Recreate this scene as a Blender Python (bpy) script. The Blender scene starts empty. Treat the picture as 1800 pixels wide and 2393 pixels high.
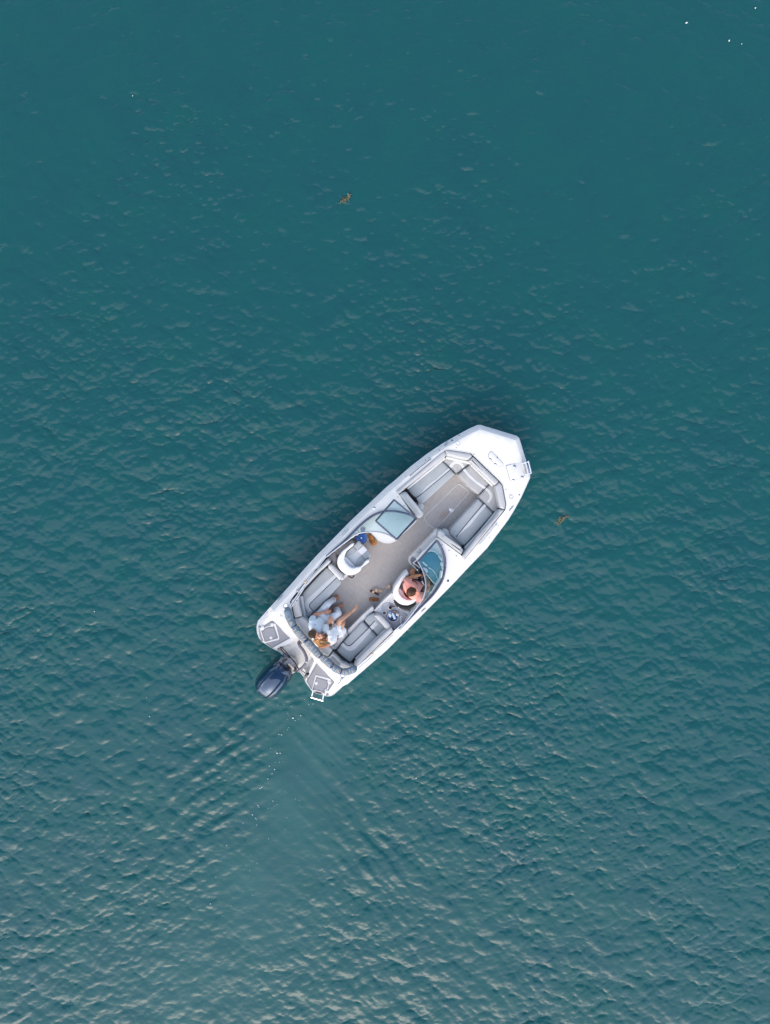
import bpy, bmesh, math, random
import numpy as np
from mathutils import Vector, Matrix, noise
from mathutils.geometry import delaunay_2d_cdt

random.seed(7)
R = math.radians
C = bpy.context.scene.collection
scene = bpy.context.scene

# ------------------------------------------------------------------ camera (a drone looking straight down)
CAM_H = 17.0            # metres above the water
F_PX = 1663.0           # focal length in photograph pixels (24 mm class drone lens)
cam_d = bpy.data.cameras.new('drone_camera')
cam = bpy.data.objects.new('drone_camera', cam_d)
C.objects.link(cam)
cam.location = (0, 0, CAM_H)
cam.rotation_euler = (0, 0, 0)
cam_d.sensor_fit = 'AUTO'
cam_d.sensor_width = 36.0
cam_d.lens = F_PX / 2393.0 * 36.0
cam_d.clip_start = 0.1
cam_d.clip_end = 12000.0
scene.camera = cam

# ------------------------------------------------------------------ sky and sun (low, hazy evening sun from the bottom of the picture)
SUN_EL = R(33.0)
SUN_AZ = R(262.0)       # direction to the sun in the xy plane, counter-clockwise from +x
world = bpy.data.worlds.new('World')
scene.world = world
world.use_nodes = True
wn = world.node_tree
bg = wn.nodes['Background']
sky = wn.nodes.new('ShaderNodeTexSky')
sky.sky_type = 'NISHITA'
sky.sun_disc = False
sky.sun_elevation = SUN_EL
sky.sun_rotation = R(90.0) - SUN_AZ
sky.altitude = 0.0
sky.air_density = 1.0
sky.dust_density = 2.0
sky.ozone_density = 0.4
wn.links.new(sky.outputs['Color'], bg.inputs['Color'])
bg.inputs['Strength'].default_value = 0.15
sun_d = bpy.data.lights.new('sun', 'SUN')
sun_d.energy = 1.3
sun_d.angle = R(110.0)
sun_d.color = (1.0, 0.945, 0.965)
sun = bpy.data.objects.new('sun', sun_d)
C.objects.link(sun)
to_sun = Vector((math.cos(SUN_EL) * math.cos(SUN_AZ), math.cos(SUN_EL) * math.sin(SUN_AZ), math.sin(SUN_EL)))
sun.rotation_euler = to_sun.to_track_quat('Z', 'Y').to_euler()
sun.location = to_sun * 40

scene.view_settings.view_transform = 'Standard'
scene.view_settings.look = 'None'
scene.view_settings.exposure = 0.92
scene.view_settings.gamma = 1.0
scene.view_settings.use_curve_mapping = False
scene.cycles.max_bounces = 8
scene.cycles.transparent_max_bounces = 12
scene.cycles.caustics_reflective = False
scene.cycles.caustics_refractive = False
scene.cycles.sample_clamp_indirect = 6.0

# ------------------------------------------------------------------ materials
def rgb(c): return (c[0], c[1], c[2], 1.0)

def mat(name, col, rough=0.5, var=0.06, scale=6.0, bump=0.0, bscale=60.0, metal=0.0, coat=0.0, spec=0.5, sheen=0.0):
    """Principled material whose colour wanders a little and which carries a fine bump."""
    m = bpy.data.materials.new(name)
    m.use_nodes = True
    nt = m.node_tree
    b = nt.nodes['Principled BSDF']
    tc = nt.nodes.new('ShaderNodeTexCoord')
    n = nt.nodes.new('ShaderNodeTexNoise')
    n.inputs['Scale'].default_value = scale
    n.inputs['Detail'].default_value = 4
    nt.links.new(tc.outputs['Object'], n.inputs['Vector'])
    r = nt.nodes.new('ShaderNodeMapRange')
    r.inputs['From Min'].default_value = 0.3
    r.inputs['From Max'].default_value = 0.7
    r.inputs['To Min'].default_value = 1.0 - var
    r.inputs['To Max'].default_value = 1.0 + var
    nt.links.new(n.outputs['Fac'], r.inputs['Value'])
    mx = nt.nodes.new('ShaderNodeVectorMath')
    mx.operation = 'SCALE'
    mx.inputs[0].default_value = col
    nt.links.new(r.outputs['Result'], mx.inputs['Scale'])
    nt.links.new(mx.outputs['Vector'], b.inputs['Base Color'])
    b.inputs['Roughness'].default_value = rough
    b.inputs['Metallic'].default_value = metal
    b.inputs['Coat Weight'].default_value = coat
    b.inputs['Coat Roughness'].default_value = 0.05
    b.inputs['Specular IOR Level'].default_value = spec
    b.inputs['Sheen Weight'].default_value = sheen
    if bump > 0:
        n2 = nt.nodes.new('ShaderNodeTexNoise')
        n2.inputs['Scale'].default_value = bscale
        n2.inputs['Detail'].default_value = 3
        nt.links.new(tc.outputs['Object'], n2.inputs['Vector'])
        bp = nt.nodes.new('ShaderNodeBump')
        bp.inputs['Strength'].default_value = bump
        bp.inputs['Distance'].default_value = 0.01
        nt.links.new(n2.outputs['Fac'], bp.inputs['Height'])
        nt.links.new(bp.outputs['Normal'], b.inputs['Normal'])
    return m

# ------------------------------------------------------------------ object helpers
def link(name, me, material=None, parent=None, matrix=None):
    o = bpy.data.objects.new(name, me)
    C.objects.link(o)
    if material is not None:
        for m in (material if isinstance(material, (list, tuple)) else [material]):
            me.materials.append(m)
    if parent is not None:
        o.parent = parent
    if matrix is not None:
        o.matrix_world = matrix
    return o

def tag(o, label=None, cat=None, group=None, kind=None):
    if label: o['label'] = label
    if cat: o['category'] = cat
    if group: o['group'] = group
    if kind: o['kind'] = kind
    return o

def finish(bm, smooth=True, angle=40):
    bmesh.ops.recalc_face_normals(bm, faces=bm.faces)
    if smooth:
        for f in bm.faces: f.smooth = True
        lim = R(angle)
        for e in bm.edges:
            if len(e.link_faces) == 2 and e.calc_face_angle(0) > lim:
                e.smooth = False

def mesh_of(bm, name, smooth=True, angle=40):
    finish(bm, smooth, angle)
    me = bpy.data.meshes.new(name)
    bm.to_mesh(me)
    bm.free()
    return me

# ------------------------------------------------------------------ plan survey: turns a spot measured on the drone picture into boat metres at height z
BOAT_YAW = R(45.0)
BOAT_HEEL = R(2.0)
def world_at(px, py, z=0.0):
    k = (CAM_H - z) / F_PX
    return Vector(((px - 900.0) * k, -(py - 1196.5) * k, z))
BOAT_M = Matrix.Translation(world_at(925.0, 1305.4, 0.0)) @ Matrix.Rotation(BOAT_YAW, 4, 'Z') @ Matrix.Rotation(BOAT_HEEL, 4, 'X')
BOAT_MI = BOAT_M.inverted()
SHEETS = {'A': (580, 960, 2.37714), 'B': (960, 980, 5.54667), 'C': (760, 1140, 5.54667), 'D': (590, 1360, 5.54667),
          'E': (840, 1220, 5.54667), 'F': (690, 1370, 10.4), 'G': (850, 1310, 10.4), 'H': (700, 1330, 16.64),
          'I': (590, 1450, 11.886), 'J': (680, 1520, 11.886), 'K': (740, 1220, 11.886), 'L': (940, 1260, 13.867),
          'M': (780, 1450, 11.886), 'N': (920, 1060, 11.886), 'Q': (590, 1560, 12.8)}
def P3(s, x, y, z):
    ox, oy, k = SHEETS[s]
    o = BOAT_MI @ Vector((0, 0, CAM_H))
    d = (BOAT_MI @ world_at(ox + x / k, oy + y / k, 0.0)) - o
    t = (z - o.z) / d.z
    p = o + d * t
    return Vector((p.x, p.y, z))
def P2(s, pts, z):
    return [P3(s, x, y, z).xy.copy() for x, y in pts]

# ------------------------------------------------------------------ 2-D polygon helpers
def area2(p):
    return sum(p[i].x * p[(i + 1) % len(p)].y - p[(i + 1) % len(p)].x * p[i].y for i in range(len(p))) / 2
def ccw(p):
    p = [Vector(q) for q in p]
    return p if area2(p) > 0 else p[::-1]
def inset(p, d):
    """Offset a CCW polygon inwards by d with clamped mitres."""
    n = len(p); out = []
    for i in range(n):
        a, b, c = p[i - 1], p[i], p[(i + 1) % n]
        e1 = (b - a); e2 = (c - b)
        if e1.length < 1e-7 or e2.length < 1e-7:
            out.append(b.copy()); continue
        e1.normalize(); e2.normalize()
        n1 = Vector((-e1.y, e1.x)); n2 = Vector((-e2.y, e2.x))
        m = n1 + n2
        if m.length < 1e-4:
            out.append(b + n1 * d); continue
        m.normalize()
        k = max(m.dot(n1), 0.45)
        out.append(b + m * (d / k))
    return out
def rounded(p, r, n=4):
    """Round the corners of a polygon with radius about r."""
    p = ccw(p); out = []
    N = len(p)
    for i in range(N):
        a, b, c = p[i - 1], p[i], p[(i + 1) % N]
        d1 = (a - b); d2 = (c - b)
        l1, l2 = d1.length, d2.length
        if l1 < 1e-6 or l2 < 1e-6: continue
        t = min(r, l1 * 0.45, l2 * 0.45)
        s = b + d1 * (t / l1); e = b + d2 * (t / l2)
        for k in range(n + 1):
            u = k / n
            out.append(s * (1 - u) ** 2 + b * (2 * u * (1 - u)) + e * u * u)
    return out
def resample(p, step, closed=True):
    out = []; n = len(p)
    for i in range(n if closed else n - 1):
        a, b = p[i], p[(i + 1) % n]
        k = max(1, int((b - a).length / step + 0.5))
        for j in range(k): out.append(a.lerp(b, j / k))
    if not closed: out.append(p[-1].copy())
    return out
def smooth_line(p, n=6):
    """Catmull-Rom through open points."""
    out = []
    q = [p[0] * 2 - p[1]] + list(p) + [p[-1] * 2 - p[-2]]
    for i in range(1, len(q) - 2):
        a, b, c, d = q[i - 1], q[i], q[i + 1], q[i + 2]
        for k in range(n):
            t = k / n
            out.append(0.5 * ((2 * b) + (c - a) * t + (2 * a - 5 * b + 4 * c - d) * t * t + (3 * b - a - 3 * c + d) * t ** 3))
    out.append(Vector(p[-1]))
    return out
def inside(pt, poly):
    x, y = pt[0], pt[1]; c = False; n = len(poly); j = n - 1
    for i in range(n):
        xi, yi = poly[i].x, poly[i].y; xj, yj = poly[j].x, poly[j].y
        if (yi > y) != (yj > y) and x < (xj - xi) * (y - yi) / (yj - yi) + xi: c = not c
        j = i
    return c
def dist_loop(pt, poly):
    best = 1e9; n = len(poly); px, py = pt[0], pt[1]
    for i in range(n):
        a = poly[i]; b = poly[(i + 1) % n]
        dx, dy = b.x - a.x, b.y - a.y
        l = dx * dx + dy * dy
        t = 0 if l < 1e-12 else max(0, min(1, ((px - a.x) * dx + (py - a.y) * dy) / l))
        d = (px - a.x - t * dx) ** 2 + (py - a.y - t * dy) ** 2
        if d < best: best = d
    return math.sqrt(best)
def sstep(a, b, x):
    t = max(0.0, min(1.0, (x - a) / (b - a)))
    return t * t * (3 - 2 * t)

# ------------------------------------------------------------------ solid builders (all add to a bmesh)
def prism(bm, poly, z0, z1, bev=0.0, seg=3, crown=0.0, zf=None, wob=0.0):
    """A solid on a plan polygon with a rounded top edge and an optional crowned top. z1 may be moved per point by zf(u, v)."""
    p = ccw(poly)
    rows = [(0.0, z0)]
    if bev > 0:
        rows.append((0.0, z1 - bev))
        for k in range(1, seg + 1):
            a = k / seg * math.pi / 2
            rows.append((bev * (1 - math.cos(a)), z1 - bev + bev * math.sin(a)))
    else:
        rows.append((0.0, z1))
    if crown:
        rows.append((bev + 0.035, z1 + crown * 0.6)); rows.append((bev + 0.09, z1 + crown))
    loops = []
    for off, z in rows:
        q = inset(p, off) if off else p
        vs = []
        for s in q:
            dz = (zf(s.x, s.y) if (zf and z != z0) else 0.0)
            if wob and z != z0: dz += wob * noise.noise(Vector((s.x * 5, s.y * 5, z1)))
            vs.append(bm.verts.new((s.x, s.y, z + dz)))
        loops.append(vs)
    n = len(p)
    for a, b in zip(loops, loops[1:]):
        for i in range(n):
            bm.faces.new((a[i], a[(i + 1) % n], b[(i + 1) % n], b[i]))
    if crown:
        top = bm.faces.new(loops[-1]); bot = bm.faces.new(loops[0][::-1])
        top.normal_update(); bot.normal_update()
        bmesh.ops.triangulate(bm, faces=[top, bot])
        return bm
    for lp, flip in ((loops[-1], False), (loops[0], True)):
        xy = [v.co.xy.copy() for v in lp]
        vs, es, fs, ov, oe, of = delaunay_2d_cdt(xy, [(k, (k + 1) % n) for k in range(n)], [], 0, 1e-6)
        V = [lp[o[0]] if o else bm.verts.new((q.x, q.y, lp[0].co.z)) for q, o in zip(vs, ov)]
        for t in fs:
            if inside((vs[t[0]] + vs[t[1]] + vs[t[2]]) / 3, xy):
                tri = [V[k] for k in t]
                if len(set(tri)) < 3: continue
                try: bm.faces.new(tri[::-1] if flip else tri)
                except ValueError: pass
    return bm

def frames(path):
    n = len(path); T = []
    for i in range(n):
        t = path[min(i + 1, n - 1)] - path[max(i - 1, 0)]
        T.append(t.normalized() if t.length > 1e-9 else Vector((0, 0, 1)))
    up = Vector((0, 0, 1)) if abs(T[0].z) < 0.9 else Vector((1, 0, 0))
    out = []
    u = (up - T[0] * up.dot(T[0])).normalized()
    for t in T:
        u = (u - t * u.dot(t))
        u = u.normalized() if u.length > 1e-6 else t.orthogonal().normalized()
        out.append((t, u, t.cross(u)))
    return out

def tube(bm, path, r, n=8, closed=False, flat=1.0):
    path = [Vector(p) for p in path]
    rs = r if isinstance(r, (list, tuple)) else [r] * len(path)
    fr = frames(path)
    if closed:
        L = len(path); fr2 = []
        for i in range(L):
            t = (path[(i + 1) % L] - path[i - 1]).normalized()
            u = Vector((0, 0, 1)); u = (u - t * u.dot(t))
            u = u.normalized() if u.length > 1e-3 else t.orthogonal().normalized()
            fr2.append((t, u, t.cross(u)))
        fr = fr2
    rings = []
    for p, (t, u, w), rr in zip(path, fr, rs):
        rings.append([bm.verts.new(p + (u * (math.sin(a) * flat) + w * math.cos(a)) * rr) for a in (2 * math.pi * k / n for k in range(n))])
    L = len(rings)
    for i in range(L if closed else L - 1):
        a, b = rings[i], rings[(i + 1) % L]
        for k in range(n): bm.faces.new((a[k], a[(k + 1) % n], b[(k + 1) % n], b[k]))
    if not closed:
        bm.faces.new(rings[0][::-1]); bm.faces.new(rings[-1])
    return bm

def lathe(bm, prof, n=20, c=(0, 0, 0), rot=None):
    """Revolve (r, z) pairs about a vertical axis at c."""
    c = Vector(c); rings = []
    for r, z in prof:
        ring = []
        for k in range(n):
            a = 2 * math.pi * k / n
            v = Vector((r * math.cos(a), r * math.sin(a), z))
            if rot: v = rot @ v
            ring.append(bm.verts.new(c + v))
        rings.append(ring)
    for a, b in zip(rings, rings[1:]):
        for k in range(n): bm.faces.new((a[k], a[(k + 1) % n], b[(k + 1) % n], b[k]))
    bm.faces.new(rings[0][::-1]); bm.faces.new(rings[-1])
    return bm

def box(bm, c, size, rot=None, bev=0.0):
    g = bmesh.ops.create_cube(bm, size=1.0)
    vs = g['verts']
    for v in vs:
        v.co = Vector((v.co.x * size[0], v.co.y * size[1], v.co.z * size[2]))
    if bev > 0:
        es = list({e for v in vs for e in v.link_edges})
        r = bmesh.ops.bevel(bm, geom=es, offset=bev, segments=2, affect='EDGES', profile=0.5)
        vs = list({v for f in r['faces'] for v in f.verts} | {v for v in vs if v.is_valid})
    for v in vs:
        v.co = Vector(c) + ((rot @ v.co) if rot else v.co)
    return bm

def blob(bm, c, rad, rot=None, sub=2, noisy=0.0, seed=0.0):
    g = bmesh.ops.create_icosphere(bm, subdivisions=sub, radius=1.0)
    for v in g['verts']:
        k = 1.0 + (noisy * noise.noise(v.co * 2.2 + Vector((seed, seed * 2, 3.1))) if noisy else 0.0)
        q = Vector((v.co.x * rad[0] * k, v.co.y * rad[1] * k, v.co.z * rad[2] * k))
        v.co = Vector(c) + ((rot @ q) if rot else q)
    return bm

def cdt_sheet(bm, outer, holes, zf, step, extra=()):
    """Triangulated sheet over a plan polygon with holes; zf(u, v) gives the height. Returns vertices of the outer loop and each hole."""
    pts = []; edges = []
    def add(loop):
        s = len(pts)
        pts.extend(Vector((q.x, q.y)) for q in loop)
        edges.extend((s + i, s + (i + 1) % len(loop)) for i in range(len(loop)))
    add(outer)
    for h in holes: add(h)
    for e in extra: add(e)
    x0 = min(q.x for q in outer); x1 = max(q.x for q in outer); y0 = min(q.y for q in outer); y1 = max(q.y for q in outer)
    y = y0
    while y < y1:
        x = x0
        while x < x1:
            q = (x + random.uniform(-.1, .1) * step, y + random.uniform(-.1, .1) * step)
            if inside(q, outer) and not any(inside(q, h) for h in holes):
                pts.append(Vector(q))
            x += step
        y += step
    vs, es, fs, ov, oe, of = delaunay_2d_cdt(pts, edges, [], 0, 1e-5)
    V = [bm.verts.new((q.x, q.y, zf(q.x, q.y))) for q in vs]
    for f in fs:
        c = (vs[f[0]] + vs[f[1]] + vs[f[2]]) / 3
        if inside(c, outer) and not any(inside(c, h) for h in holes):
            try: bm.faces.new([V[i] for i in f])
            except ValueError: pass
    for v in list(V):
        if not v.link_faces: bm.verts.remove(v)
WAVE_SLOPE = 0.178
RIPPLE_SLOPE = 0.20
WATER_A = (0.0105, 0.079, 0.088)
WATER_B = (0.0100, 0.086, 0.086)
WATER_BUMP = 0.008
WATER_ROUGH = 0.15
# ------------------------------------------------------------------ water: one sheet to the horizon, wind chop and boat wake as real relief
def wave_tile(N, L, seed, wind_dir, lam_min, lam_peak, spread, slope, choppy, fall=3.35):
    """Periodic random sea (N x N over L metres): height and horizontal crest-sharpening shifts."""
    rng = np.random.RandomState(seed)
    k1 = np.fft.fftfreq(N, d=L / N) * 2 * np.pi
    kx, ky = np.meshgrid(k1, k1, indexing='xy')
    k = np.sqrt(kx ** 2 + ky ** 2); k[0, 0] = 1.0
    kp = 2 * np.pi / lam_peak; kc = 2 * np.pi / lam_min
    S = k ** -fall * np.exp(-1.2 * (kp / k) ** 2) * np.exp(-(k / kc) ** 2)
    ang = np.arctan2(ky, kx) - wind_dir
    D = np.abs(np.cos(ang - 0.50)) ** spread + 0.9 * np.abs(np.cos(ang + 0.46)) ** spread + 0.035
    amp = np.sqrt(S * D); amp[0, 0] = 0
    ph = rng.normal(size=(N, N)) + 1j * rng.normal(size=(N, N))
    H = amp * ph
    h = np.fft.ifft2(H).real
    sx = np.fft.ifft2(1j * kx * H).real; sy = np.fft.ifft2(1j * ky * H).real
    s = slope / np.sqrt((sx ** 2 + sy ** 2).mean())
    dx = np.fft.ifft2(-1j * kx / k * H).real; dy = np.fft.ifft2(-1j * ky / k * H).real
    return h * s, -dx * s * choppy, -dy * s * choppy

def sample_tile(t, x, y, L):
    N = t.shape[0]
    fx = (x / L * N) % N; fy = (y / L * N) % N
    ix = np.floor(fx).astype(int); iy = np.floor(fy).astype(int)
    ax = fx - ix; ay = fy - iy
    ix %= N; iy %= N; jx = (ix + 1) % N; jy = (iy + 1) % N
    return (t[iy, ix] * (1 - ax) * (1 - ay) + t[iy, jx] * ax * (1 - ay) + t[jy, ix] * (1 - ax) * ay + t[jy, jx] * ax * ay)

def grow(a, b, step, far):
    """Even spacing over [a, b], growing spacing out to +-far."""
    mid = list(np.arange(a, b + step * 0.5, step))
    d = step; x = b; right = []
    while x < far:
        d *= 1.22; x += d; right.append(x)
    d = step; x = a; left = []
    while x > -far:
        d *= 1.22; x -= d; left.append(x)
    return np.array(left[::-1] + mid + right)

WX = grow(-10.2, 10.2, 0.026, 5000.0)
WY = grow(-13.4, 13.4, 0.026, 5000.0)
GX, GY = np.meshgrid(WX, WY, indexing='xy')
WX0, WY0 = GX.copy(), GY.copy()

# wind sea in two scales
L1 = 34.0
h1, dx1, dy1 = wave_tile(2048, L1, 11, R(86), 0.13, 1.05, 6.0, WAVE_SLOPE, -1.35)
L2 = 13.0
h2, dx2, dy2 = wave_tile(1024, L2, 23, R(84), 0.05, 0.24, 4.0, RIPPLE_SLOPE, -1.2, 3.5)
g1, _a, _b = wave_tile(256, 60.0, 5, R(20), 2.0, 7.0, 0.5, 0.1, 0.0, 3.0)
g1 = g1 / g1.std()
# slick left by the propeller wash: a band from the engine towards the bottom, turning a little
def seg_dist(px, py, pts):
    best = np.full(px.shape, 1e9); along = np.zeros(px.shape); acc = 0.0
    for (ax, ay), (bx, by) in zip(pts, pts[1:]):
        dx, dy = bx - ax, by - ay; l2 = dx * dx + dy * dy
        t = np.clip(((px - ax) * dx + (py - ay) * dy) / l2, 0, 1)
        d = np.hypot(px - ax - t * dx, py - ay - t * dy)
        m = d < best
        along = np.where(m, acc + t * math.sqrt(l2), along); best = np.where(m, d, best)
        acc += math.sqrt(l2)
    return best, along
wake_px = [(690, 1590), (712, 1720), (700, 1850), (664, 1980), (600, 2110), (520, 2240), (430, 2380), (260, 2650)]
wake_w = [tuple(world_at(x, y).xy) for x, y in wake_px]
wd, wa = seg_dist(WX0, WY0, wake_w)
width = 0.75 + 0.16 * wa
slick = np.exp(-(wd / width) ** 2) * np.exp(-wa / 11.0)
calm = 1.0 - 0.84 * slick - 0.22 * np.exp(-(wd / (2.2 * width)) ** 2) * np.exp(-wa / 12.0)
calm = np.clip(calm, 0.1, 1.0)
far = np.clip(1.0 - (np.hypot(WX0, WY0) - 18) / 30.0, 0, 1)
gust = np.clip(1.0 + 0.38 * sample_tile(g1, WX0, WY0, 60.0), 0.35, 1.9)     # wind patches: finer ripples come and go
up_calm = 1.0 - 0.28 / (1 + np.exp(-(WY0 - 4.5) * 0.42))                      # the far side of the bay is quieter
calm = calm * up_calm
soft = 0.85 + 0.15 * gust
r = calm ** 1.4 * gust * far
Z = sample_tile(h1, WX0, WY0, L1) * calm * soft * far + sample_tile(h2, WX0, WY0, L2) * r
DX = sample_tile(dx1, WX0, WY0, L1) * calm * soft * far + sample_tile(dx2, WX0, WY0, L2) * r
DY = sample_tile(dy1, WX0, WY0, L1) * calm * soft * far + sample_tile(dy2, WX0, WY0, L2) * r
# wake: two trains of short waves leaving the track at an angle
eng = np.array(wake_w[0])
def train(dirdeg, lam, amp, side, seed, lean=0.55, off=0.35):
    """Short-crested waves travelling along dirdeg, on one side of the track."""
    a = R(dirdeg); cx, cy = math.cos(a), math.sin(a)
    rx, ry = WX0 - eng[0], WY0 - eng[1]
    p = rx * cx + ry * cy; q = -rx * cy + ry * cx
    bend = 0.10 * np.sin(q * 0.9 + seed) + 0.07 * np.sin(q * 2.1 + 2 * seed) + 0.05 * np.sin(p * 1.3 + q * 1.7 + seed)
    ph = (p + bend) / lam * 2 * np.pi
    w = np.sin(ph) * (0.62 + 0.38 * np.sin(q * 1.1 + p * 0.45 + seed * 3))
    crest = w - 0.25 * np.cos(2 * ph)
    ax = math.cos(R(262)); ay = math.sin(R(262))
    al = rx * ax + ry * ay; cr = (-rx * ay + ry * ax) * side
    env = np.exp(-((cr - lean * al - off) / (0.55 + 0.20 * np.abs(al))) ** 2) * (1 / (1 + np.exp(-(al + 0.2) * 3))) * np.exp(-np.clip(al, 0, 99) / 9.0)
    return amp * crest * env
Z = Z + train(130, 0.44, 0.018, -1, 1.3) + train(122, 0.33, 0.010, -1, 6.1, 0.34, 0.3) + train(114, 0.26, 0.007, -1, 4.1) + train(38, 0.40, 0.013, 1, 2.2) + train(52, 0.24, 0.006, 1, 0.6) + train(48, 0.55, 0.008, 1, 3.3, 0.2, 0.25) + train(40, 0.30, 0.0035, 1, 5.3, 0.3, 0.3) + train(128, 0.60, 0.007, -1, 2.7, 0.15, 0.1)
# small rings spreading from the hull and the motor
hull_w = [tuple((BOAT_M @ Vector((u, 0, 0))).xy) for u in (-3.6, 2.6)]
hd, ha = seg_dist(WX0, WY0, hull_w)
ring = hd - 0.75 + 0.12 * np.sin(ha * 2.3) + 0.10 * sample_tile(h1, WX0 * 0.5, WY0 * 0.5, L1) / 0.03
Z = Z + 0.0055 * np.sin(ring / 0.24 * 2 * np.pi) * np.exp(-np.clip(hd - 0.9, 0, 99) / 0.55)

nx, ny = len(WX), len(WY)
co = np.stack([WX0 + DX, WY0 + DY, Z], axis=-1).reshape(-1, 3).astype(np.float32)
i = np.arange(nx * ny).reshape(ny, nx)
quads = np.stack([i[:-1, :-1], i[:-1, 1:], i[1:, 1:], i[1:, :-1]], axis=-1).reshape(-1, 4)
wme = bpy.data.meshes.new('water')
wme.vertices.add(len(co)); wme.vertices.foreach_set('co', co.ravel())
wme.loops.add(quads.size); wme.loops.foreach_set('vertex_index', quads.ravel().astype(np.int32))
wme.polygons.add(len(quads))
wme.polygons.foreach_set('loop_start', (np.arange(len(quads)) * 4).astype(np.int32))
wme.polygons.foreach_set('use_smooth', np.ones(len(quads), dtype=bool))
wme.update(calc_edges=True)
air = np.exp(-((wd - 0.1 * np.sin(wa * 1.7)) / (0.7 + 0.17 * wa)) ** 2) * np.exp(-wa / 14.0) * np.clip(0.80 + 0.25 * sample_tile(g1, WX0 * 3, WY0 * 3, 60.0), 0.3, 1.3)
at = wme.attributes.new('aeration', 'FLOAT', 'POINT')
at.data.foreach_set('value', air.ravel().astype(np.float32))

def water_material():
    m = bpy.data.materials.new('sea_water')
    m.use_nodes = True
    nt = m.node_tree
    b = nt.nodes['Principled BSDF']
    tc = nt.nodes.new('ShaderNodeTexCoord')
    # murky patches: greener and bluer water
    n = nt.nodes.new('ShaderNodeTexNoise'); n.inputs['Scale'].default_value = 0.9; n.inputs['Detail'].default_value = 6; n.inputs['Roughness'].default_value = 0.62
    n.inputs['Distortion'].default_value = 0.6
    nt.links.new(tc.outputs['Object'], n.inputs['Vector'])
    cr = nt.nodes.new('ShaderNodeValToRGB')
    cr.color_ramp.elements[0].position = 0.36; cr.color_ramp.elements[0].color = rgb(WATER_A)
    cr.color_ramp.elements[1].position = 0.66; cr.color_ramp.elements[1].color = rgb(WATER_B)
    nt.links.new(n.outputs['Fac'], cr.inputs['Fac'])
    # light coming back from inside the water does not follow each ripple, so the body colour uses the level normal
    nt.nodes.remove(b)
    out = nt.nodes['Material Output']
    up = nt.nodes.new('ShaderNodeCombineXYZ'); up.inputs['Z'].default_value = 1.0
    gm = nt.nodes.new('ShaderNodeNewGeometry')
    soft = nt.nodes.new('ShaderNodeMix'); soft.data_type = 'VECTOR'; soft.inputs[0].default_value = 0.10
    nt.links.new(up.outputs['Vector'], soft.inputs[4]); nt.links.new(gm.outputs['Normal'], soft.inputs[5])
    body = nt.nodes.new('ShaderNodeBsdfDiffuse')
    # fine bubbles stirred in by the propeller make the wake water milkier
    ae = nt.nodes.new('ShaderNodeAttribute'); ae.attribute_name = 'aeration'
    milk = nt.nodes.new('ShaderNodeMix'); milk.data_type = 'RGBA'; milk.inputs[7].default_value = (0.021, 0.104, 0.106, 1)
    nt.links.new(ae.outputs['Fac'], milk.inputs[0]); nt.links.new(cr.outputs['Color'], milk.inputs[6])
    nt.links.new(milk.outputs[2], body.inputs['Color'])
    nt.links.new(soft.outputs[1], body.inputs['Normal'])
    gl = nt.nodes.new('ShaderNodeBsdfGlossy'); gl.inputs['Roughness'].default_value = WATER_ROUGH
    fr = nt.nodes.new('ShaderNodeFresnel'); fr.inputs['IOR'].default_value = 1.37
    mix = nt.nodes.new('ShaderNodeMixShader')
    nt.links.new(fr.outputs['Fac'], mix.inputs['Fac'])
    nt.links.new(body.outputs['BSDF'], mix.inputs[1]); nt.links.new(gl.outputs['BSDF'], mix.inputs[2])
    nt.links.new(mix.outputs['Shader'], out.inputs['Surface'])
    # ripples a few centimetres long
    mp = nt.nodes.new('ShaderNodeMapping'); mp.inputs['Rotation'].default_value = (0, 0, R(-12)); mp.inputs['Scale'].default_value = (0.55, 1.0, 1.0)
    nt.links.new(tc.outputs['Object'], mp.inputs['Vector'])
    n2 = nt.nodes.new('ShaderNodeTexNoise'); n2.inputs['Scale'].default_value = 7.0; n2.inputs['Detail'].default_value = 4; n2.inputs['Roughness'].default_value = 0.55
    n2.inputs['Distortion'].default_value = 0.8
    nt.links.new(mp.outputs['Vector'], n2.inputs['Vector'])
    bp = nt.nodes.new('ShaderNodeBump'); bp.inputs['Strength'].default_value = 1.0; bp.inputs['Distance'].default_value = WATER_BUMP
    nt.links.new(n2.outputs['Fac'], bp.inputs['Height'])
    nt.links.new(bp.outputs['Normal'], gl.inputs['Normal']); nt.links.new(bp.outputs['Normal'], fr.inputs['Normal'])
    return m
water = link('water', wme, water_material())
tag(water, 'teal rippled open water with a smooth wake behind the boat', None, None, 'structure')
# ------------------------------------------------------------------ boat materials
M_GEL = mat('white_gelcoat', (0.735, 0.72, 0.685), 0.28, var=0.015, scale=1.5, coat=0.35)
M_GEL2 = mat('pale_liner_gelcoat', (0.70, 0.695, 0.68), 0.4, var=0.02, scale=3)
M_RUB = mat('rub_rail_vinyl', (0.62, 0.63, 0.66), 0.45, var=0.03)
M_VINYL = mat('grey_vinyl', (0.385, 0.415, 0.425), 0.55, var=0.04, scale=5, bump=0.25, bscale=180)
M_VINYL2 = mat('mid_grey_vinyl', (0.41, 0.41, 0.40), 0.55, var=0.04, scale=5, bump=0.25, bscale=180)
M_STRIPE = mat('light_grey_vinyl', (0.62, 0.635, 0.635), 0.5, var=0.025, scale=5, bump=0.2, bscale=180)
M_WVINYL = mat('white_vinyl', (0.74, 0.74, 0.75), 0.45, var=0.02, scale=5, bump=0.2, bscale=120)
M_BACK = mat('backrest_vinyl', (0.46, 0.465, 0.465), 0.55, var=0.03, scale=5, bump=0.2, bscale=160)
M_PIPE = mat('navy_piping', (0.02, 0.045, 0.075), 0.5, var=0.1)
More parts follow.
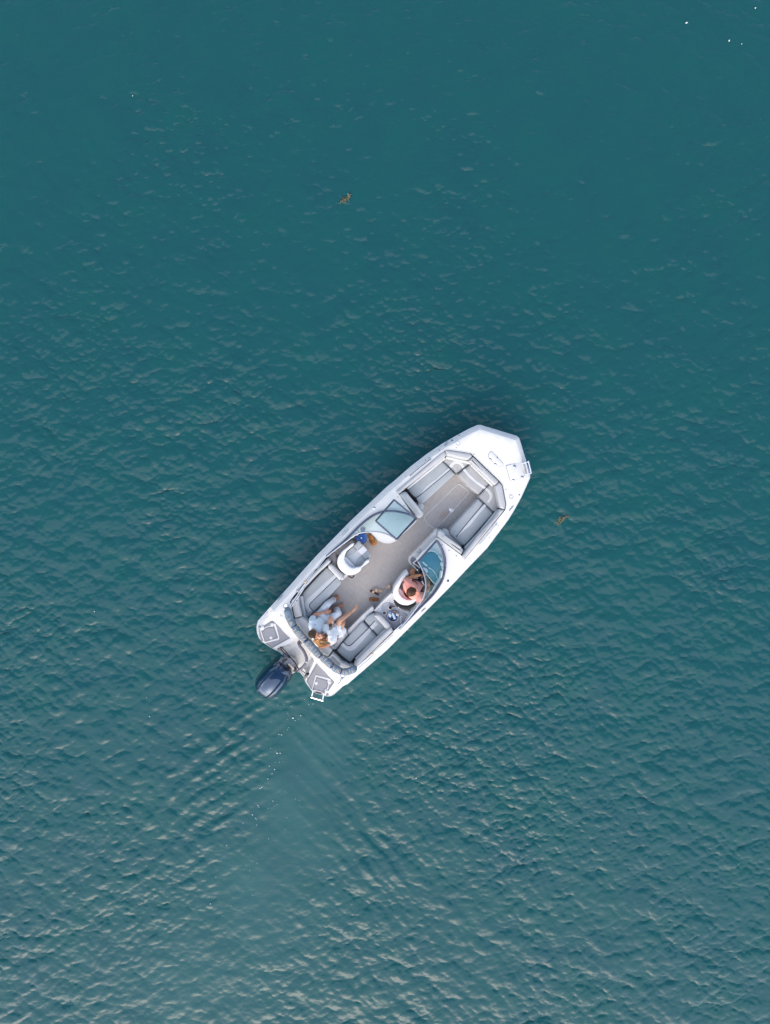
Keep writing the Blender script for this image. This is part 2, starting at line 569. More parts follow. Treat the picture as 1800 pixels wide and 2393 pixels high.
M_PAD = mat('grey_foam_pad', (0.30, 0.30, 0.315), 0.8, var=0.05, scale=20, bump=0.3, bscale=300)
M_PADLINE = mat('dark_pad_groove', (0.12, 0.13, 0.15), 0.8, var=0.05)
M_STEEL = mat('stainless_steel', (0.72, 0.73, 0.75), 0.16, var=0.05, metal=1.0)
M_ALU = mat('dark_anodised_frame', (0.10, 0.11, 0.17), 0.35, var=0.08, metal=0.4)
M_ALU2 = mat('grey_anodised_frame', (0.30, 0.34, 0.40), 0.35, var=0.08, metal=0.4)
M_BLACK = mat('black_plastic', (0.015, 0.015, 0.018), 0.35, var=0.1)
M_RUBBER = mat('black_rubber', (0.02, 0.02, 0.022), 0.6, var=0.1)
M_HOSE = mat('ribbed_grey_hose', (0.16, 0.145, 0.17), 0.45, var=0.1)
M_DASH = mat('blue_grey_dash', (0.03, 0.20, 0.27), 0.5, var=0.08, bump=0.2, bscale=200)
M_CANVAS = mat('slate_canvas', (0.165, 0.225, 0.275), 0.85, var=0.10, scale=9, bump=0.5, bscale=40)
M_LACE = mat('tan_webbing', (0.55, 0.47, 0.40), 0.8, var=0.1)
M_STRAPB = mat('blue_webbing', (0.02, 0.07, 0.22), 0.7, var=0.1)
M_DARKCUP = mat('dark_cup_well', (0.06, 0.035, 0.04), 0.5, var=0.1)
M_COWL = mat('navy_cowl_paint', (0.004, 0.034, 0.085), 0.10, var=0.04, metal=0.45, coat=1.0)
M_MOTOR = mat('grey_motor_casing', (0.30, 0.30, 0.31), 0.4, var=0.1, metal=0.2)
M_SPECK = mat('grey_speckled_counter', (0.40, 0.41, 0.44), 0.6, var=0.22, scale=90)

def glass_material():
    m = bpy.data.materials.new('tinted_glass'); m.use_nodes = True
    nt = m.node_tree; nt.nodes.remove(nt.nodes['Principled BSDF'])
    out = nt.nodes['Material Output']
    tr = nt.nodes.new('ShaderNodeBsdfTransparent'); tr.inputs['Color'].default_value = (0.86, 0.93, 0.945, 1)
    gl = nt.nodes.new('ShaderNodeBsdfGlossy'); gl.inputs['Roughness'].default_value = 0.03
    nz = nt.nodes.new('ShaderNodeTexNoise'); nz.inputs['Scale'].default_value = 3.0
    mr = nt.nodes.new('ShaderNodeMapRange'); mr.inputs['To Min'].default_value = 1.42; mr.inputs['To Max'].default_value = 1.58
    fr = nt.nodes.new('ShaderNodeFresnel')
    nt.links.new(nz.outputs['Fac'], mr.inputs['Value'])
    # a thin pane: rays leaving through the back face keep the same reflectance
    ge = nt.nodes.new('ShaderNodeNewGeometry'); iv = nt.nodes.new('ShaderNodeMath'); iv.operation = 'DIVIDE'; iv.inputs[0].default_value = 1.0
    sw = nt.nodes.new('ShaderNodeMix'); sw.data_type = 'FLOAT'
    nt.links.new(mr.outputs['Result'], iv.inputs[1]); nt.links.new(ge.outputs['Backfacing'], sw.inputs[0])
    nt.links.new(mr.outputs['Result'], sw.inputs[2]); nt.links.new(iv.outputs['Value'], sw.inputs[3]); nt.links.new(sw.outputs[0], fr.inputs['IOR'])
    mx = nt.nodes.new('ShaderNodeMixShader')
    nt.links.new(fr.outputs['Fac'], mx.inputs['Fac']); nt.links.new(tr.outputs['BSDF'], mx.inputs[1]); nt.links.new(gl.outputs['BSDF'], mx.inputs[2])
    nt.links.new(mx.outputs['Shader'], out.inputs['Surface'])
    return m
M_GLASS = glass_material()

def floor_material():
    m = bpy.data.materials.new('woven_vinyl_floor'); m.use_nodes = True
    nt = m.node_tree; b = nt.nodes['Principled BSDF']
    tc = nt.nodes.new('ShaderNodeTexCoord')
    def streak(scale_vec, sc):
        mp = nt.nodes.new('ShaderNodeMapping'); mp.inputs['Scale'].default_value = scale_vec
        nt.links.new(tc.outputs['Object'], mp.inputs['Vector'])
        n = nt.nodes.new('ShaderNodeTexNoise'); n.inputs['Scale'].default_value = sc; n.inputs['Detail'].default_value = 3
        nt.links.new(mp.outputs['Vector'], n.inputs['Vector'])
        return n.outputs['Fac']
    a = streak((1.2, 34.0, 1.0), 4.2); c = streak((30.0, 1.4, 1.0), 4.4)
    ad = nt.nodes.new('ShaderNodeMath'); ad.operation = 'ADD'
    nt.links.new(a, ad.inputs[0]); nt.links.new(c, ad.inputs[1])
    rp = nt.nodes.new('ShaderNodeValToRGB')
    rp.color_ramp.elements[0].position = 0.72; rp.color_ramp.elements[0].color = (0.32, 0.302, 0.288, 1)
    rp.color_ramp.elements[1].position = 1.28; rp.color_ramp.elements[1].color = (0.47, 0.445, 0.425, 1)
    hf = nt.nodes.new('ShaderNodeMath'); hf.operation = 'MULTIPLY'; hf.inputs[1].default_value = 1.0
    nt.links.new(ad.outputs['Value'], hf.inputs[0])
    rp.color_ramp.elements[0].position = 0.36; rp.color_ramp.elements[1].position = 0.66
    hf.inputs[1].default_value = 0.5
    nt.links.new(hf.outputs['Value'], rp.inputs['Fac'])
    # an old rusty stain beside the hatch latch and some dirt in the bow
    sp = nt.nodes.new('ShaderNodeVectorMath'); sp.operation = 'SUBTRACT'; sp.inputs[1].default_value = STAIN_AT
    nt.links.new(tc.outputs['Object'], sp.inputs[0])
    sc = nt.nodes.new('ShaderNodeVectorMath'); sc.operation = 'MULTIPLY'; sc.inputs[1].default_value = (4.6, 9.0, 0.0)
    nt.links.new(sp.outputs['Vector'], sc.inputs[0])
    ln = nt.nodes.new('ShaderNodeVectorMath'); ln.operation = 'LENGTH'
    nt.links.new(sc.outputs['Vector'], ln.inputs[0])
    dn = nt.nodes.new('ShaderNodeTexNoise'); dn.inputs['Scale'].default_value = 18
    nt.links.new(tc.outputs['Object'], dn.inputs['Vector'])
    dd = nt.nodes.new('ShaderNodeMath'); dd.operation = 'ADD'
    nt.links.new(ln.outputs['Value'], dd.inputs[0]); nt.links.new(dn.outputs['Fac'], dd.inputs[1])
    fr = nt.nodes.new('ShaderNodeMapRange'); fr.inputs['From Min'].default_value = 0.55; fr.inputs['From Max'].default_value = 1.5
    fr.inputs['To Min'].default_value = 0.42; fr.inputs['To Max'].default_value = 0.0
    nt.links.new(dd.outputs['Value'], fr.inputs['Value'])
    mx = nt.nodes.new('ShaderNodeMix'); mx.data_type = 'RGBA'
    mx.inputs[7].default_value = (0.26, 0.13, 0.05, 1)
    nt.links.new(fr.outputs['Result'], mx.inputs[0]); nt.links.new(rp.outputs['Color'], mx.inputs[6])
    nt.links.new(mx.outputs[2], b.inputs['Base Color'])
    b.inputs['Roughness'].default_value = 0.75
    bp = nt.nodes.new('ShaderNodeBump'); bp.inputs['Strength'].default_value = 0.4; bp.inputs['Distance'].default_value = 0.004
    nt.links.new(ad.outputs['Value'], bp.inputs['Height']); nt.links.new(bp.outputs['Normal'], b.inputs['Normal'])
    return m

# ------------------------------------------------------------------ the boat
boat = bpy.data.objects.new('motorboat', None)
C.objects.link(boat)
boat.matrix_world = BOAT_M
tag(boat, 'white open motorboat with grey seats and a navy outboard, drifting on teal water', 'motorboat')
FLOOR_Z, SEAT_Z, BACK_Z, DECK_Z = 0.28, 0.66, 0.98, 0.92

def part(name, bm, material, parent=None, smooth=True, angle=40, label=None):
    o = link(name, mesh_of(bm, name, smooth, angle), material, parent or boat)
    if label: o['label'] = label
    return o

# outline of the hull at the rub rail
outer_a = [(49, 1178), (150, 1066), (255, 951), (300, 899), (380, 810), (428, 762), (570, 616), (770, 428), (808, 397), (903, 314), (992, 245), (1080, 186), (1160, 140), (1229, 103),
           (1270, 85), (1287, 83), (1486, 144), (1499, 155), (1561, 353), (1559, 375), (1514, 476), (1480, 540), (1441, 605), (1396, 665), (1325, 761), (1214, 877), (1136, 961),
           (1051, 1047), (927, 1171), (766, 1331), (575, 1496), (474, 1588), (458, 1597), (440, 1600), (423, 1598), (354, 1573), (316, 1521), (302, 1497), (272, 1461), (188, 1377),
           (148, 1341), (116, 1323), (72, 1293), (56, 1275), (44, 1245), (41, 1211)]
OUT = ccw(resample(P2('A', outer_a, 0.80), 0.14))
hole_a = [(819, 449), (1066, 238), (1092, 221), (1105, 215), (1237, 236), (1396, 390), (1413, 412), (1433, 519), (1427, 550), (1201, 828), (1184, 802), (1049, 702), (931, 824),
          (1040, 961), (1004, 1029), (961, 1083), (849, 1197), (808, 1229), (605, 1423), (564, 1420), (435, 1364), (379, 1311), (298, 1225), (255, 1156), (232, 1058), (285, 988),
          (345, 915), (437, 811), (535, 733), (599, 687), (668, 672), (685, 681), (719, 715), (754, 734), (792, 735), (826, 719), (938, 612), (839, 464)]
HOLE = ccw(resample(rounded(P2('A', hole_a, DECK_Z), 0.03, 2), 0.2))
well_d = [(285, 868), (420, 800), (540, 738), (610, 742), (720, 880), (835, 1000), (800, 1080), (700, 1285), (640, 1330), (540, 1250), (330, 1010), (250, 930)]
WELL = ccw(rounded(P2('D', well_d, 0.6), 0.05, 3))
WELL_IN = inset(WELL, 0.04)

def edge_profile(d):
    """Height below the deck at distance d from the hull edge: two moulded steps, then a rounded gunwale."""
    pts = [(0, -.15), (.018, -.135), (.03, -.095), (.05, -.088), (.062, -.048), (.085, -.042), (.097, -.010), (.125, 0), (9, 0)]
    for (a, za), (b, zb) in zip(pts, pts[1:]):
        if d <= b: return za + (zb - za) * (d - a) / (b - a)
    return 0.0
def deck_z(u, v):
    z = DECK_Z + 0.10 * max(0.0, (u - 0.5) / 3.2) ** 1.6
    z -= 0.30 * sstep(-2.74, -2.98, u)                       # down to the swim platform
    stern = sstep(-2.80, -3.05, u)
    if u < -2.2 and inside((u, v), WELL_IN):
        z = 0.44 + 0.10 * sstep(-3.1, -2.7, u)
        return z
    return z + edge_profile(dist_loop((u, v), OUT)) * (1 - 0.55 * stern)

bm = bmesh.new()
cdt_sheet(bm, OUT, [HOLE], deck_z, 0.13, extra=[inset(OUT, d) for d in (.018, .03, .05, .062, .085, .097, .125)] + [[q for q in WELL], [q for q in WELL_IN]])
part('deck', bm, M_GEL, angle=28)

bm = bmesh.new()
zed = [deck_z(q.x, q.y) for q in OUT]
rows = []
for su, sv, z in ((1, 1, None), (.992, .985, .62), (.975, .95, .35), (.955, .90, .08), (.93, .78, -.12), (.90, .35, -.32)):
    rows.append([bm.verts.new((q.x * su, q.y * sv, (ze if z is None else min(z, ze)))) for q, ze in zip(OUT, zed)])
n = len(OUT)
for a, b in zip(rows, rows[1:]):
    for i in range(n): bm.faces.new((a[i], a[(i + 1) % n], b[(i + 1) % n], b[i]))
f = bm.faces.new(rows[-1]); bmesh.ops.triangulate(bm, faces=[f])
part('hull', bm, M_GEL, angle=30)

bm = bmesh.new()
tube(bm, [Vector((q.x, q.y, z - 0.005)) for q, z in zip(OUT, zed)], 0.017, 6, closed=True)
part('rub_rail', bm, M_RUB)

bm = bmesh.new()
a = [bm.verts.new((q.x, q.y, deck_z(q.x, q.y) + 0.004)) for q in HOLE]
hi = inset(HOLE, -0.015)
a0 = [bm.verts.new((q.x, q.y, deck_z(q.x, q.y) + 0.004)) for q in hi]
b = [bm.verts.new((q.x, q.y, FLOOR_Z - 0.03)) for q in HOLE]
n = len(HOLE)
for i in range(n):
    bm.faces.new((a[i], a[(i + 1) % n], b[(i + 1) % n], b[i])); bm.faces.new((a0[i], a0[(i + 1) % n], a[(i + 1) % n], a[i]))
part('cockpit_liner', bm, M_GEL2, angle=30)

floor_poly = [Vector((q.x, q.y * 0.90)) for q in OUT if -2.75 < q.x < 2.85]
STAIN_AT = tuple(P3('A', 1092, 578, FLOOR_Z))
bm = bmesh.new(); prism(bm, floor_poly, FLOOR_Z - 0.03, FLOOR_Z)
part('cockpit_floor', bm, floor_material())

# floor hatch: raised frame, recessed latch
hp = rounded(P2('A', [(978, 590), (1168, 402), (1230, 452), (1045, 655), (1025, 648), (985, 612)], FLOOR_Z), 0.06, 4)
bm = bmesh.new(); tube(bm, [Vector((q.x, q.y, FLOOR_Z + 0.003)) for q in hp], 0.009, 6, closed=True)
hatch = part('floor_hatch', bm, M_STRIPE)
bm = bmesh.new(); prism(bm, rounded(P2('B', [(493, 1152), (530, 1148), (555, 1168), (570, 1178), (528, 1212), (500, 1180)], FLOOR_Z), 0.02), FLOOR_Z, FLOOR_Z + 0.014, 0.004)
la = part('latch', bm, M_WVINYL, hatch)
bm = bmesh.new(); c = P3('B', 515, 1168, FLOOR_Z + 0.014); lathe(bm, [(0.018, 0), (0.018, 0.006), (0.010, 0.008)], 12, c); part('latch_ring', bm, M_STEEL, hatch)
bm = bmesh.new(); c = P3('D', 1008, 305, FLOOR_Z); lathe(bm, [(0.02, -0.004), (0.02, 0.004), (0.012, 0.006)], 12, c); part('drain_cap', bm, M_BLACK)

# ------------------------------------------------------------------ lounge seating
def cushion(name, sheet, pts, z=SEAT_Z, thick=0.14, bev=0.035, r=0.05, material=None, base=True, crown=0.008, wob=0.006):
    poly = rounded(P2(sheet, pts, z), r, 3)
    bm = bmesh.new(); prism(bm, poly, z - thick, z, bev, 3, crown, wob=wob)
    o = part(name, bm, material or M_VINYL)
    if base:
        bm = bmesh.new(); prism(bm, inset(ccw(poly), 0.012), FLOOR_Z - 0.01, z - thick + 0.002)
        part('seat_base', bm, M_GEL2, o)
    return o
def stripe(parent, sheet, pts, z=SEAT_Z, material=None, name='stripe'):
    """A sewn-in light panel standing a few millimetres proud."""
    poly = P2(sheet, pts, z)
    bm = bmesh.new(); prism(bm, poly, z - 0.03, z + 0.0125, 0.004, 2)
    return part(name, bm, material or M_STRIPE, parent)
def piping(parent, sheet, pts, z=SEAT_Z, r=0.009, dz=0.010):
    bm = bmesh.new(); tube(bm, [P3(sheet, x, y, z + dz) for x, y in pts], r, 6)
    return part('piping', bm, M_PIPE, parent)

# bow: port lounge
c1 = cushion('seat_cushion', 'A', [(886, 434), (902, 416), (1070, 276), (1085, 283), (1152, 350), (972, 516), (958, 518), (944, 508), (893, 447)])
stripe(c1, 'A', [(953, 473), (972, 440), (988, 420), (1010, 402), (1042, 382), (1088, 342), (1112, 318), (1124, 327)])
piping(c1, 'A', [(928, 486), (952, 472), (1040, 398), (1126, 326), (1154, 354)]); piping(c1, 'A', [(888, 440), (902, 415), (1000, 333), (1072, 274), (1100, 297), (1154, 352)])
# bow: port corner
c2 = cushion('seat_cushion', 'A', [(1076, 274), (1092, 253), (1110, 247), (1220, 278), (1234, 293), (1160, 350)], material=M_VINYL2)
stripe(c2, 'A', [(1116, 306), (1128, 288), (1142, 278), (1158, 275), (1176, 280), (1192, 293), (1202, 312), (1192, 320), (1184, 306), (1172, 296), (1158, 293), (1146, 297), (1136, 308), (1128, 318)])
piping(c2, 'A', [(1157, 352), (1196, 322), (1236, 291)])
# bow: centre
c3 = cushion('seat_cushion', 'A', [(1164, 355), (1237, 294), (1343, 403), (1281, 468), (1232, 430)], material=M_VINYL2)
stripe(c3, 'A', [(1193, 329), (1206, 320), (1236, 356), (1270, 388), (1322, 424), (1312, 434), (1268, 404), (1226, 368)])
# bow: starboard corner
c4 = cushion('seat_cushion', 'A', [(1345, 405), (1366, 425), (1391, 546), (1364, 564), (1312, 514), (1288, 489), (1283, 471)], material=M_VINYL2)
stripe(c4, 'A', [(1315, 436), (1324, 427), (1344, 440), (1358, 462), (1357, 484), (1336, 512), (1328, 506), (1341, 484), (1341, 466), (1332, 452)])
piping(c4, 'A', [(1281, 469), (1314, 435), (1345, 403)])
# bow: starboard lounge
c5 = cushion('seat_cushion', 'A', [(1280, 487), (1364, 568), (1292, 650), (1220, 733), (1199, 750), (1182, 742), (1148, 710), (1120, 682), (1122, 656), (1200, 570), (1272, 493)])
stripe(c5, 'A', [(1314, 516), (1328, 523), (1290, 565), (1262, 600), (1230, 640), (1196, 668), (1166, 693), (1160, 690), (1235, 605)])
piping(c5, 'A', [(1309, 514), (1235, 603), (1156, 700)]); piping(c5, 'A', [(1284, 488), (1310, 513), (1366, 568), (1300, 646), (1222, 736), (1198, 753)])
# aft: port lounge and the bench across the transom
c6 = cushion('seat_cushion', 'A', [(424, 880), (440, 870), (517, 944), (516, 963), (452, 1032), (402, 1084), (322, 1160), (283, 1036), (327, 985)])
stripe(c6, 'A', [(478, 909), (328, 1045), (316, 1064), (313, 1082), (320, 1098), (336, 1120), (358, 1108), (343, 1090), (341, 1079), (347, 1068), (495, 926)])
piping(c6, 'A', [(493, 926), (345, 1070), (340, 1080), (342, 1091), (362, 1114)]); piping(c6, 'A', [(432, 873), (325, 985), (282, 1033), (300, 1098), (321, 1163), (404, 1085)])
c7 = cushion('seat_cushion', 'A', [(325, 1162), (404, 1087), (549, 1229), (558, 1242), (487, 1328), (468, 1328)], material=M_BACK)
stripe(c7, 'A', [(484, 1275), (520, 1240), (536, 1256), (502, 1292)])
piping(c7, 'A', [(560, 1243), (528, 1283), (488, 1332)])
# aft: starboard lounge, two cushions
c8 = cushion('seat_cushion', 'A', [(640, 1173), (717, 1251), (714, 1261), (650, 1322), (587, 1381), (567, 1400), (540, 1380), (490, 1333), (528, 1287), (562, 1246), (628, 1176)])
stripe(c8, 'A', [(685, 1221), (635, 1281), (599, 1321), (583, 1331), (567, 1334), (549, 1329), (515, 1301), (528, 1287), (547, 1303), (561, 1308), (575, 1302), (673, 1206)])
piping(c8, 'A', [(673, 1203), (575, 1300), (561, 1306), (547, 1302), (527, 1284)]); piping(c8, 'A', [(644, 1173), (718, 1250)], r=0.011); piping(c8, 'A', [(489, 1333), (566, 1404)], r=0.011)
c9 = cushion('seat_cushion', 'A', [(645, 1166), (661, 1140), (699, 1123), (776, 1204), (722, 1252)])
stripe(c9, 'A', [(676, 1200), (706, 1168), (722, 1185), (690, 1217)])
piping(c9, 'A', [(673, 1200), (705, 1166)])

# backrests (top edges rounded, standing behind the cushions)
def backrest(pts, z=BACK_Z, bev=0.045, material=None, sheet='A', z0=0.5, name='backrest', r=0.03):
    bm = bmesh.new(); prism(bm, rounded(P2(sheet, pts, z), r, 3), z0, z, bev, 4, wob=0.004)
    return part(name, bm, material or M_BACK)
backrest([(819, 449), (1066, 238), (1091, 221), (1103, 240), (1097, 255), (1008, 324), (876, 430), (840, 462)])
backrest([(1093, 222), (1105, 215), (1235, 236), (1248, 252), (1223, 274), (1105, 247)])
backrest([(1250, 253), (1395, 392), (1371, 415), (1226, 277)])
backrest([(1396, 394), (1413, 412), (1433, 519), (1427, 549), (1400, 540), (1373, 418)])
backrest([(1426, 551), (1201, 828), (1188, 806), (1278, 690), (1364, 598), (1400, 545)])
backrest([(446, 820), (460, 832), (456, 844), (390, 905), (323, 976), (284, 1018), (262, 1000), (290, 988), (345, 918)])
backrest([(282, 1021), (238, 1056), (259, 1152), (302, 1142), (286, 1080)])
backrest([(256, 1157), (300, 1145), (325, 1160), (470, 1330), (446, 1364), (432, 1362), (378, 1310), (298, 1224)], material=M_BACK)
backrest([(796, 1201), (808, 1224), (700, 1330), (606, 1422), (586, 1411), (604, 1384), (723, 1266), (780, 1213)])
# inner padded rolls low on the backrests (pale line between backrest and cushion)
def roll(pts, z, r, material, name='bolster_roll', sheet='A'):
    bm = bmesh.new(); tube(bm, smooth_line([P3(sheet, x, y, z) for x, y in pts], 4), r, 10); return part(name, bm, material)
roll([(1100, 258), (1222, 286), (1238, 296)], 0.70, 0.035, M_STRIPE)
roll([(1240, 297), (1360, 416)], 0.70, 0.035, M_STRIPE)
roll([(1374, 428), (1396, 536)], 0.70, 0.035, M_STRIPE)
roll([(884, 432), (1010, 330), (1092, 262)], 0.70, 0.03, M_STRIPE)
roll([(1385, 560), (1290, 676), (1206, 766)], 0.70, 0.045, M_STRIPE)
roll([(296, 1030), (312, 1130), (318, 1150)], 0.72, 0.04, M_STRIPE)
roll([(336, 1158), (470, 1318)], 0.72, 0.04, M_STRIPE)
roll([(772, 1210), (722, 1258), (600, 1378)], 0.72, 0.03, M_STRIPE)
# bench ends against the consoles, and the aft arm bolsters
be1 = backrest([(839, 464), (861, 450), (880, 449), (892, 467), (935, 516), (978, 564), (974, 580), (957, 596), (940, 594), (885, 524)], z=0.96, bev=0.055, material=M_VINYL)
be2 = backrest([(1050, 700), (1053, 668), (1069, 656), (1096, 677), (1100, 694), (1175, 746), (1198, 772), (1186, 800)], z=0.96, bev=0.055, material=M_VINYL)
for o, pts in ((be1, [(884, 460), (966, 562), (958, 572), (876, 474)]), (be2, [(1090, 690), (1182, 758), (1176, 768), (1080, 702)])):
    stripe(o, 'A', pts, 0.955, M_BACK, 'top_panel')
ab1 = backrest([(440, 862), (456, 850), (470, 855), (536, 924), (530, 938), (518, 941), (480, 905)], z=0.93, bev=0.045, r=0.05, name='arm_bolster')
ab2 = backrest([(702, 1137), (721, 1127), (742, 1138), (797, 1197), (784, 1214), (764, 1212)], z=0.93, bev=0.045, r=0.05, name='arm_bolster')
for o, pts in ((ab1, [(445, 872), (452, 866), (516, 932), (510, 941)]), (ab2, [(704, 1141), (711, 1134), (775, 1204), (768, 1212)])):
    stripe(o, 'A', pts, 0.88, M_WVINYL, 'side_panel')
# low moulded steps and seat plinths that show beside the cushions
def plinth(pts, z, sheet='A', material=None, bev=0.015, name='moulded_plinth', r=0.04, z0=None):
    bm = bmesh.new(); prism(bm, rounded(P2(sheet, pts, z), r, 3), FLOOR_Z - 0.01 if z0 is None else z0, z, bev, 2); return part(name, bm, material or M_GEL2)
plinth([(962, 512), (975, 520), (977, 540), (958, 560), (930, 560), (900, 500), (940, 505)], 0.56)
plinth([(1080, 660), (1098, 654), (1118, 668), (1125, 690), (1190, 748), (1180, 760), (1090, 700)], 0.56)
plinth([(517, 947), (530, 938), (556, 912), (562, 900), (540, 890), (500, 930)], 0.5)
plinth([(549, 1222), (640, 1130), (692, 1085), (703, 1108), (660, 1140), (640, 1172), (562, 1248)], 0.58)
plinth([(505, 1270), (560, 1232), (572, 1216), (560, 1205), (540, 1225)], 0.5)

# ------------------------------------------------------------------ consoles
# aisle-side ledge of the helm console with its pocket
led = plinth([(1049, 704), (1030, 680), (1040, 662), (1056, 656), (1066, 664), (1050, 700)], 0.7, r=0.02)
led = plinth([(1052, 700), (1066, 664), (1046, 658), (985, 722), (898, 812), (893, 838), (910, 862), (935, 880), (950, 862), (933, 826)], 0.66, r=0.03, name='console_ledge')
bm = bmesh.new(); prism(bm, rounded(P2('L', [(265, 700), (300, 600), (350, 560), (420, 610), (470, 620), (410, 720), (370, 800), (330, 850)], 0.665), 0.02), 0.60, 0.668, 0.003); part('pocket_mat', bm, M_PAD, led)
bm = bmesh.new(); lathe(bm, [(0.045, -0.03), (0.045, 0.006), (0.036, 0.008), (0.034, -0.02)], 14, P3('L', 540, 385, 0.664)); part('cup_holder', bm, M_ALU2, led)
bm = bmesh.new(); tube(bm, [P3('L', 735, 410, 0.70), P3('L', 745, 350, 0.76), P3('L', 775, 300, 0.70)], 0.008, 6); part('coat_hook', bm, M_STEEL, led)
bm = bmesh.new(); tube(bm, smooth_line([P3('L', 350, 860, 0.70), P3('L', 240, 740, 0.70), P3('L', 235, 640, 0.70), P3('L', 300, 540, 0.70), P3('L', 560, 290, 0.70), P3('L', 860, 5, 0.70)], 5), 0.013, 8); part('moulded_lip', bm, M_GEL, led)

# dashboard under the glass
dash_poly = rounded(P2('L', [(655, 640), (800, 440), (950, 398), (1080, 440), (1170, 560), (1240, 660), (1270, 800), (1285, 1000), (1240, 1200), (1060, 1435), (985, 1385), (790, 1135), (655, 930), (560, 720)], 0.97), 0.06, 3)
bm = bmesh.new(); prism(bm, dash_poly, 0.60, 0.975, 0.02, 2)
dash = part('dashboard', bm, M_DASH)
lite = mat('pale_dash_moulding', (0.60, 0.64, 0.65), 0.4, var=0.04)
for nm, pts, z in (('switch_panel', [(640, 745), (680, 722), (840, 855), (800, 890)], 0.995), ('gauge_pod', [(655, 930), (740, 920), (820, 970), (845, 1050), (800, 1125)], 1.01),
                   ('dash_rim', [(1235, 740), (1330, 735), (1335, 880), (1245, 878)], 1.0), ('dash_rim', [(1275, 880), (1335, 880), (1340, 1000), (1280, 1000)], 1.0),
                   ('chart_plotter', [(1225, 1010), (1325, 1015), (1290, 1250), (1200, 1250)], 1.02), ('dash_rim', [(1155, 545), (1200, 600), (1240, 680), (1300, 730), (1310, 640), (1180, 500)], 1.0)):
    bm = bmesh.new(); prism(bm, rounded(P2('L', pts, z), 0.02, 2), 0.9, z, 0.006, 2); part(nm, bm, lite, dash)
bm = bmesh.new(); tube(bm, smooth_line([P3('L', x, y, 0.99) for x, y in ((790, 1130), (900, 1270), (1010, 1395), (1070, 1430), (1140, 1400), (1215, 1300))], 4), 0.012, 6); part('dash_edge', bm, lite, dash)
bm = bmesh.new(); tube(bm, smooth_line([P3('L', x, y, 0.985) for x, y in ((850, 915), (900, 940), (990, 1000), (1040, 1060), (1100, 1150), (1160, 1320))], 4), [0.012] * 6 + [0.009] * 8 + [0.006] * 7, 6); part('reflection_strip', bm, lite, dash)  # pale strip modelled in place of thin reflections over the dash
bm = bmesh.new(); tube(bm, smooth_line([P3('L', x, y, 0.985) for x, y in ((760, 450), (860, 385), (960, 375), (1080, 410), (1160, 480))], 4), 0.016, 6); part('dash_rim', bm, lite, dash)
# helm panel facing the driver, throttle and wheel
bm = bmesh.new(); prism(bm, rounded(P2('L', [(355, 775), (480, 700), (640, 990), (560, 1070)], 0.80), 0.01), 0.40, 0.80, 0.01); hp_ = part('helm_panel', bm, mat('dark_helm_panel', (0.06, 0.055, 0.065), 0.35))
for pts in (((350, 765), (480, 850), (580, 935)), ((360, 870), (450, 960), (550, 1060)), ((350, 770), (430, 715), (500, 650))):
    bm = bmesh.new(); tube(bm, [P3('L', x, y, 0.82) for x, y in pts], 0.014, 6); part('trim_strip', bm, M_GEL, hp_)
wheel_c = P3('E', 790, 745, 1.0)
wrot = Matrix.Rotation(R(-42), 3, 'Y')
bm = bmesh.new(); tube(bm, [wheel_c + wrot @ Vector((0.175 * math.cos(t), 0.175 * math.sin(t), 0)) for t in np.linspace(0, 2 * math.pi, 28, endpoint=False)], 0.017, 8, closed=True)
wheel = part('steering_wheel', bm, M_BLACK)
bm = bmesh.new()
for t in (0.3, 2.4, 4.5):
    tube(bm, [wheel_c + wrot @ Vector((0.03 * math.cos(t), 0.03 * math.sin(t), -0.02)), wheel_c + wrot @ Vector((0.165 * math.cos(t), 0.165 * math.sin(t), 0))], [0.024, 0.014], 8, flat=0.5)
part('wheel_spoke', bm, M_STEEL, wheel)
bm = bmesh.new(); lathe(bm, [(0.06, -0.05), (0.06, -0.01), (0.04, 0.01)], 16, wheel_c, wrot); part('wheel_hub', bm, M_BLACK, wheel)
bm = bmesh.new(); prism(bm, rounded(P2('E', [(690, 690), (830, 640), (860, 900), (800, 900)], 0.86), 0.03), 0.40, 0.86, 0.03); part('helm_cowl', bm, M_BLACK)
bm = bmesh.new(); tp = P3('E', 762, 628, 0.86); tube(bm, [tp, tp + Vector((0.02, 0.0, 0.12)), tp + Vector((0.0, 0.04, 0.16))], [0.02, 0.014, 0.02], 8); part('throttle_lever', bm, M_STEEL)

# port console: curved white shelf aft and pale top under the glass
bm = bmesh.new(); prism(bm, rounded(P2('C', [(925, 690), (850, 722), (760, 718), (680, 676), (612, 600), (570, 570), (640, 556), (760, 590), (860, 640)], 0.90), 0.04, 3), FLOOR_Z, 0.90, 0.03, 3); ps = part('console_shelf', bm, M_GEL)
for x, y, r in ((487, 545, 0.055), (405, 585, 0.06), (350, 620, 0.05)):
    bm = bmesh.new(); lathe(bm, [(r, 0.0), (r, 0.012), (r * 0.8, 0.014), (r * 0.75, 0.004)], 16, P3('C', x, y, 0.925)); part('cup_holder', bm, M_ALU2 if r > 0.052 and r < 0.058 else M_STRIPE)
bm = bmesh.new(); prism(bm, rounded(P2('K', [(250, 1000), (480, 850), (560, 960), (540, 1230), (420, 1180), (430, 1060)], 0.6), 0.04), FLOOR_Z - .01, 0.60, 0.02); part('side_moulding', bm, mat('warm_liner', (0.60, 0.565, 0.555), 0.5, var=0.04))
bm = bmesh.new(); prism(bm, rounded(P2('K', [(300, 960), (700, 660), (1000, 480), (1060, 580), (960, 620), (760, 800), (560, 940), (480, 880)], 0.5), 0.04), FLOOR_Z - .01, 0.50, 0.02); part('side_moulding', bm, bpy.data.materials['warm_liner'])

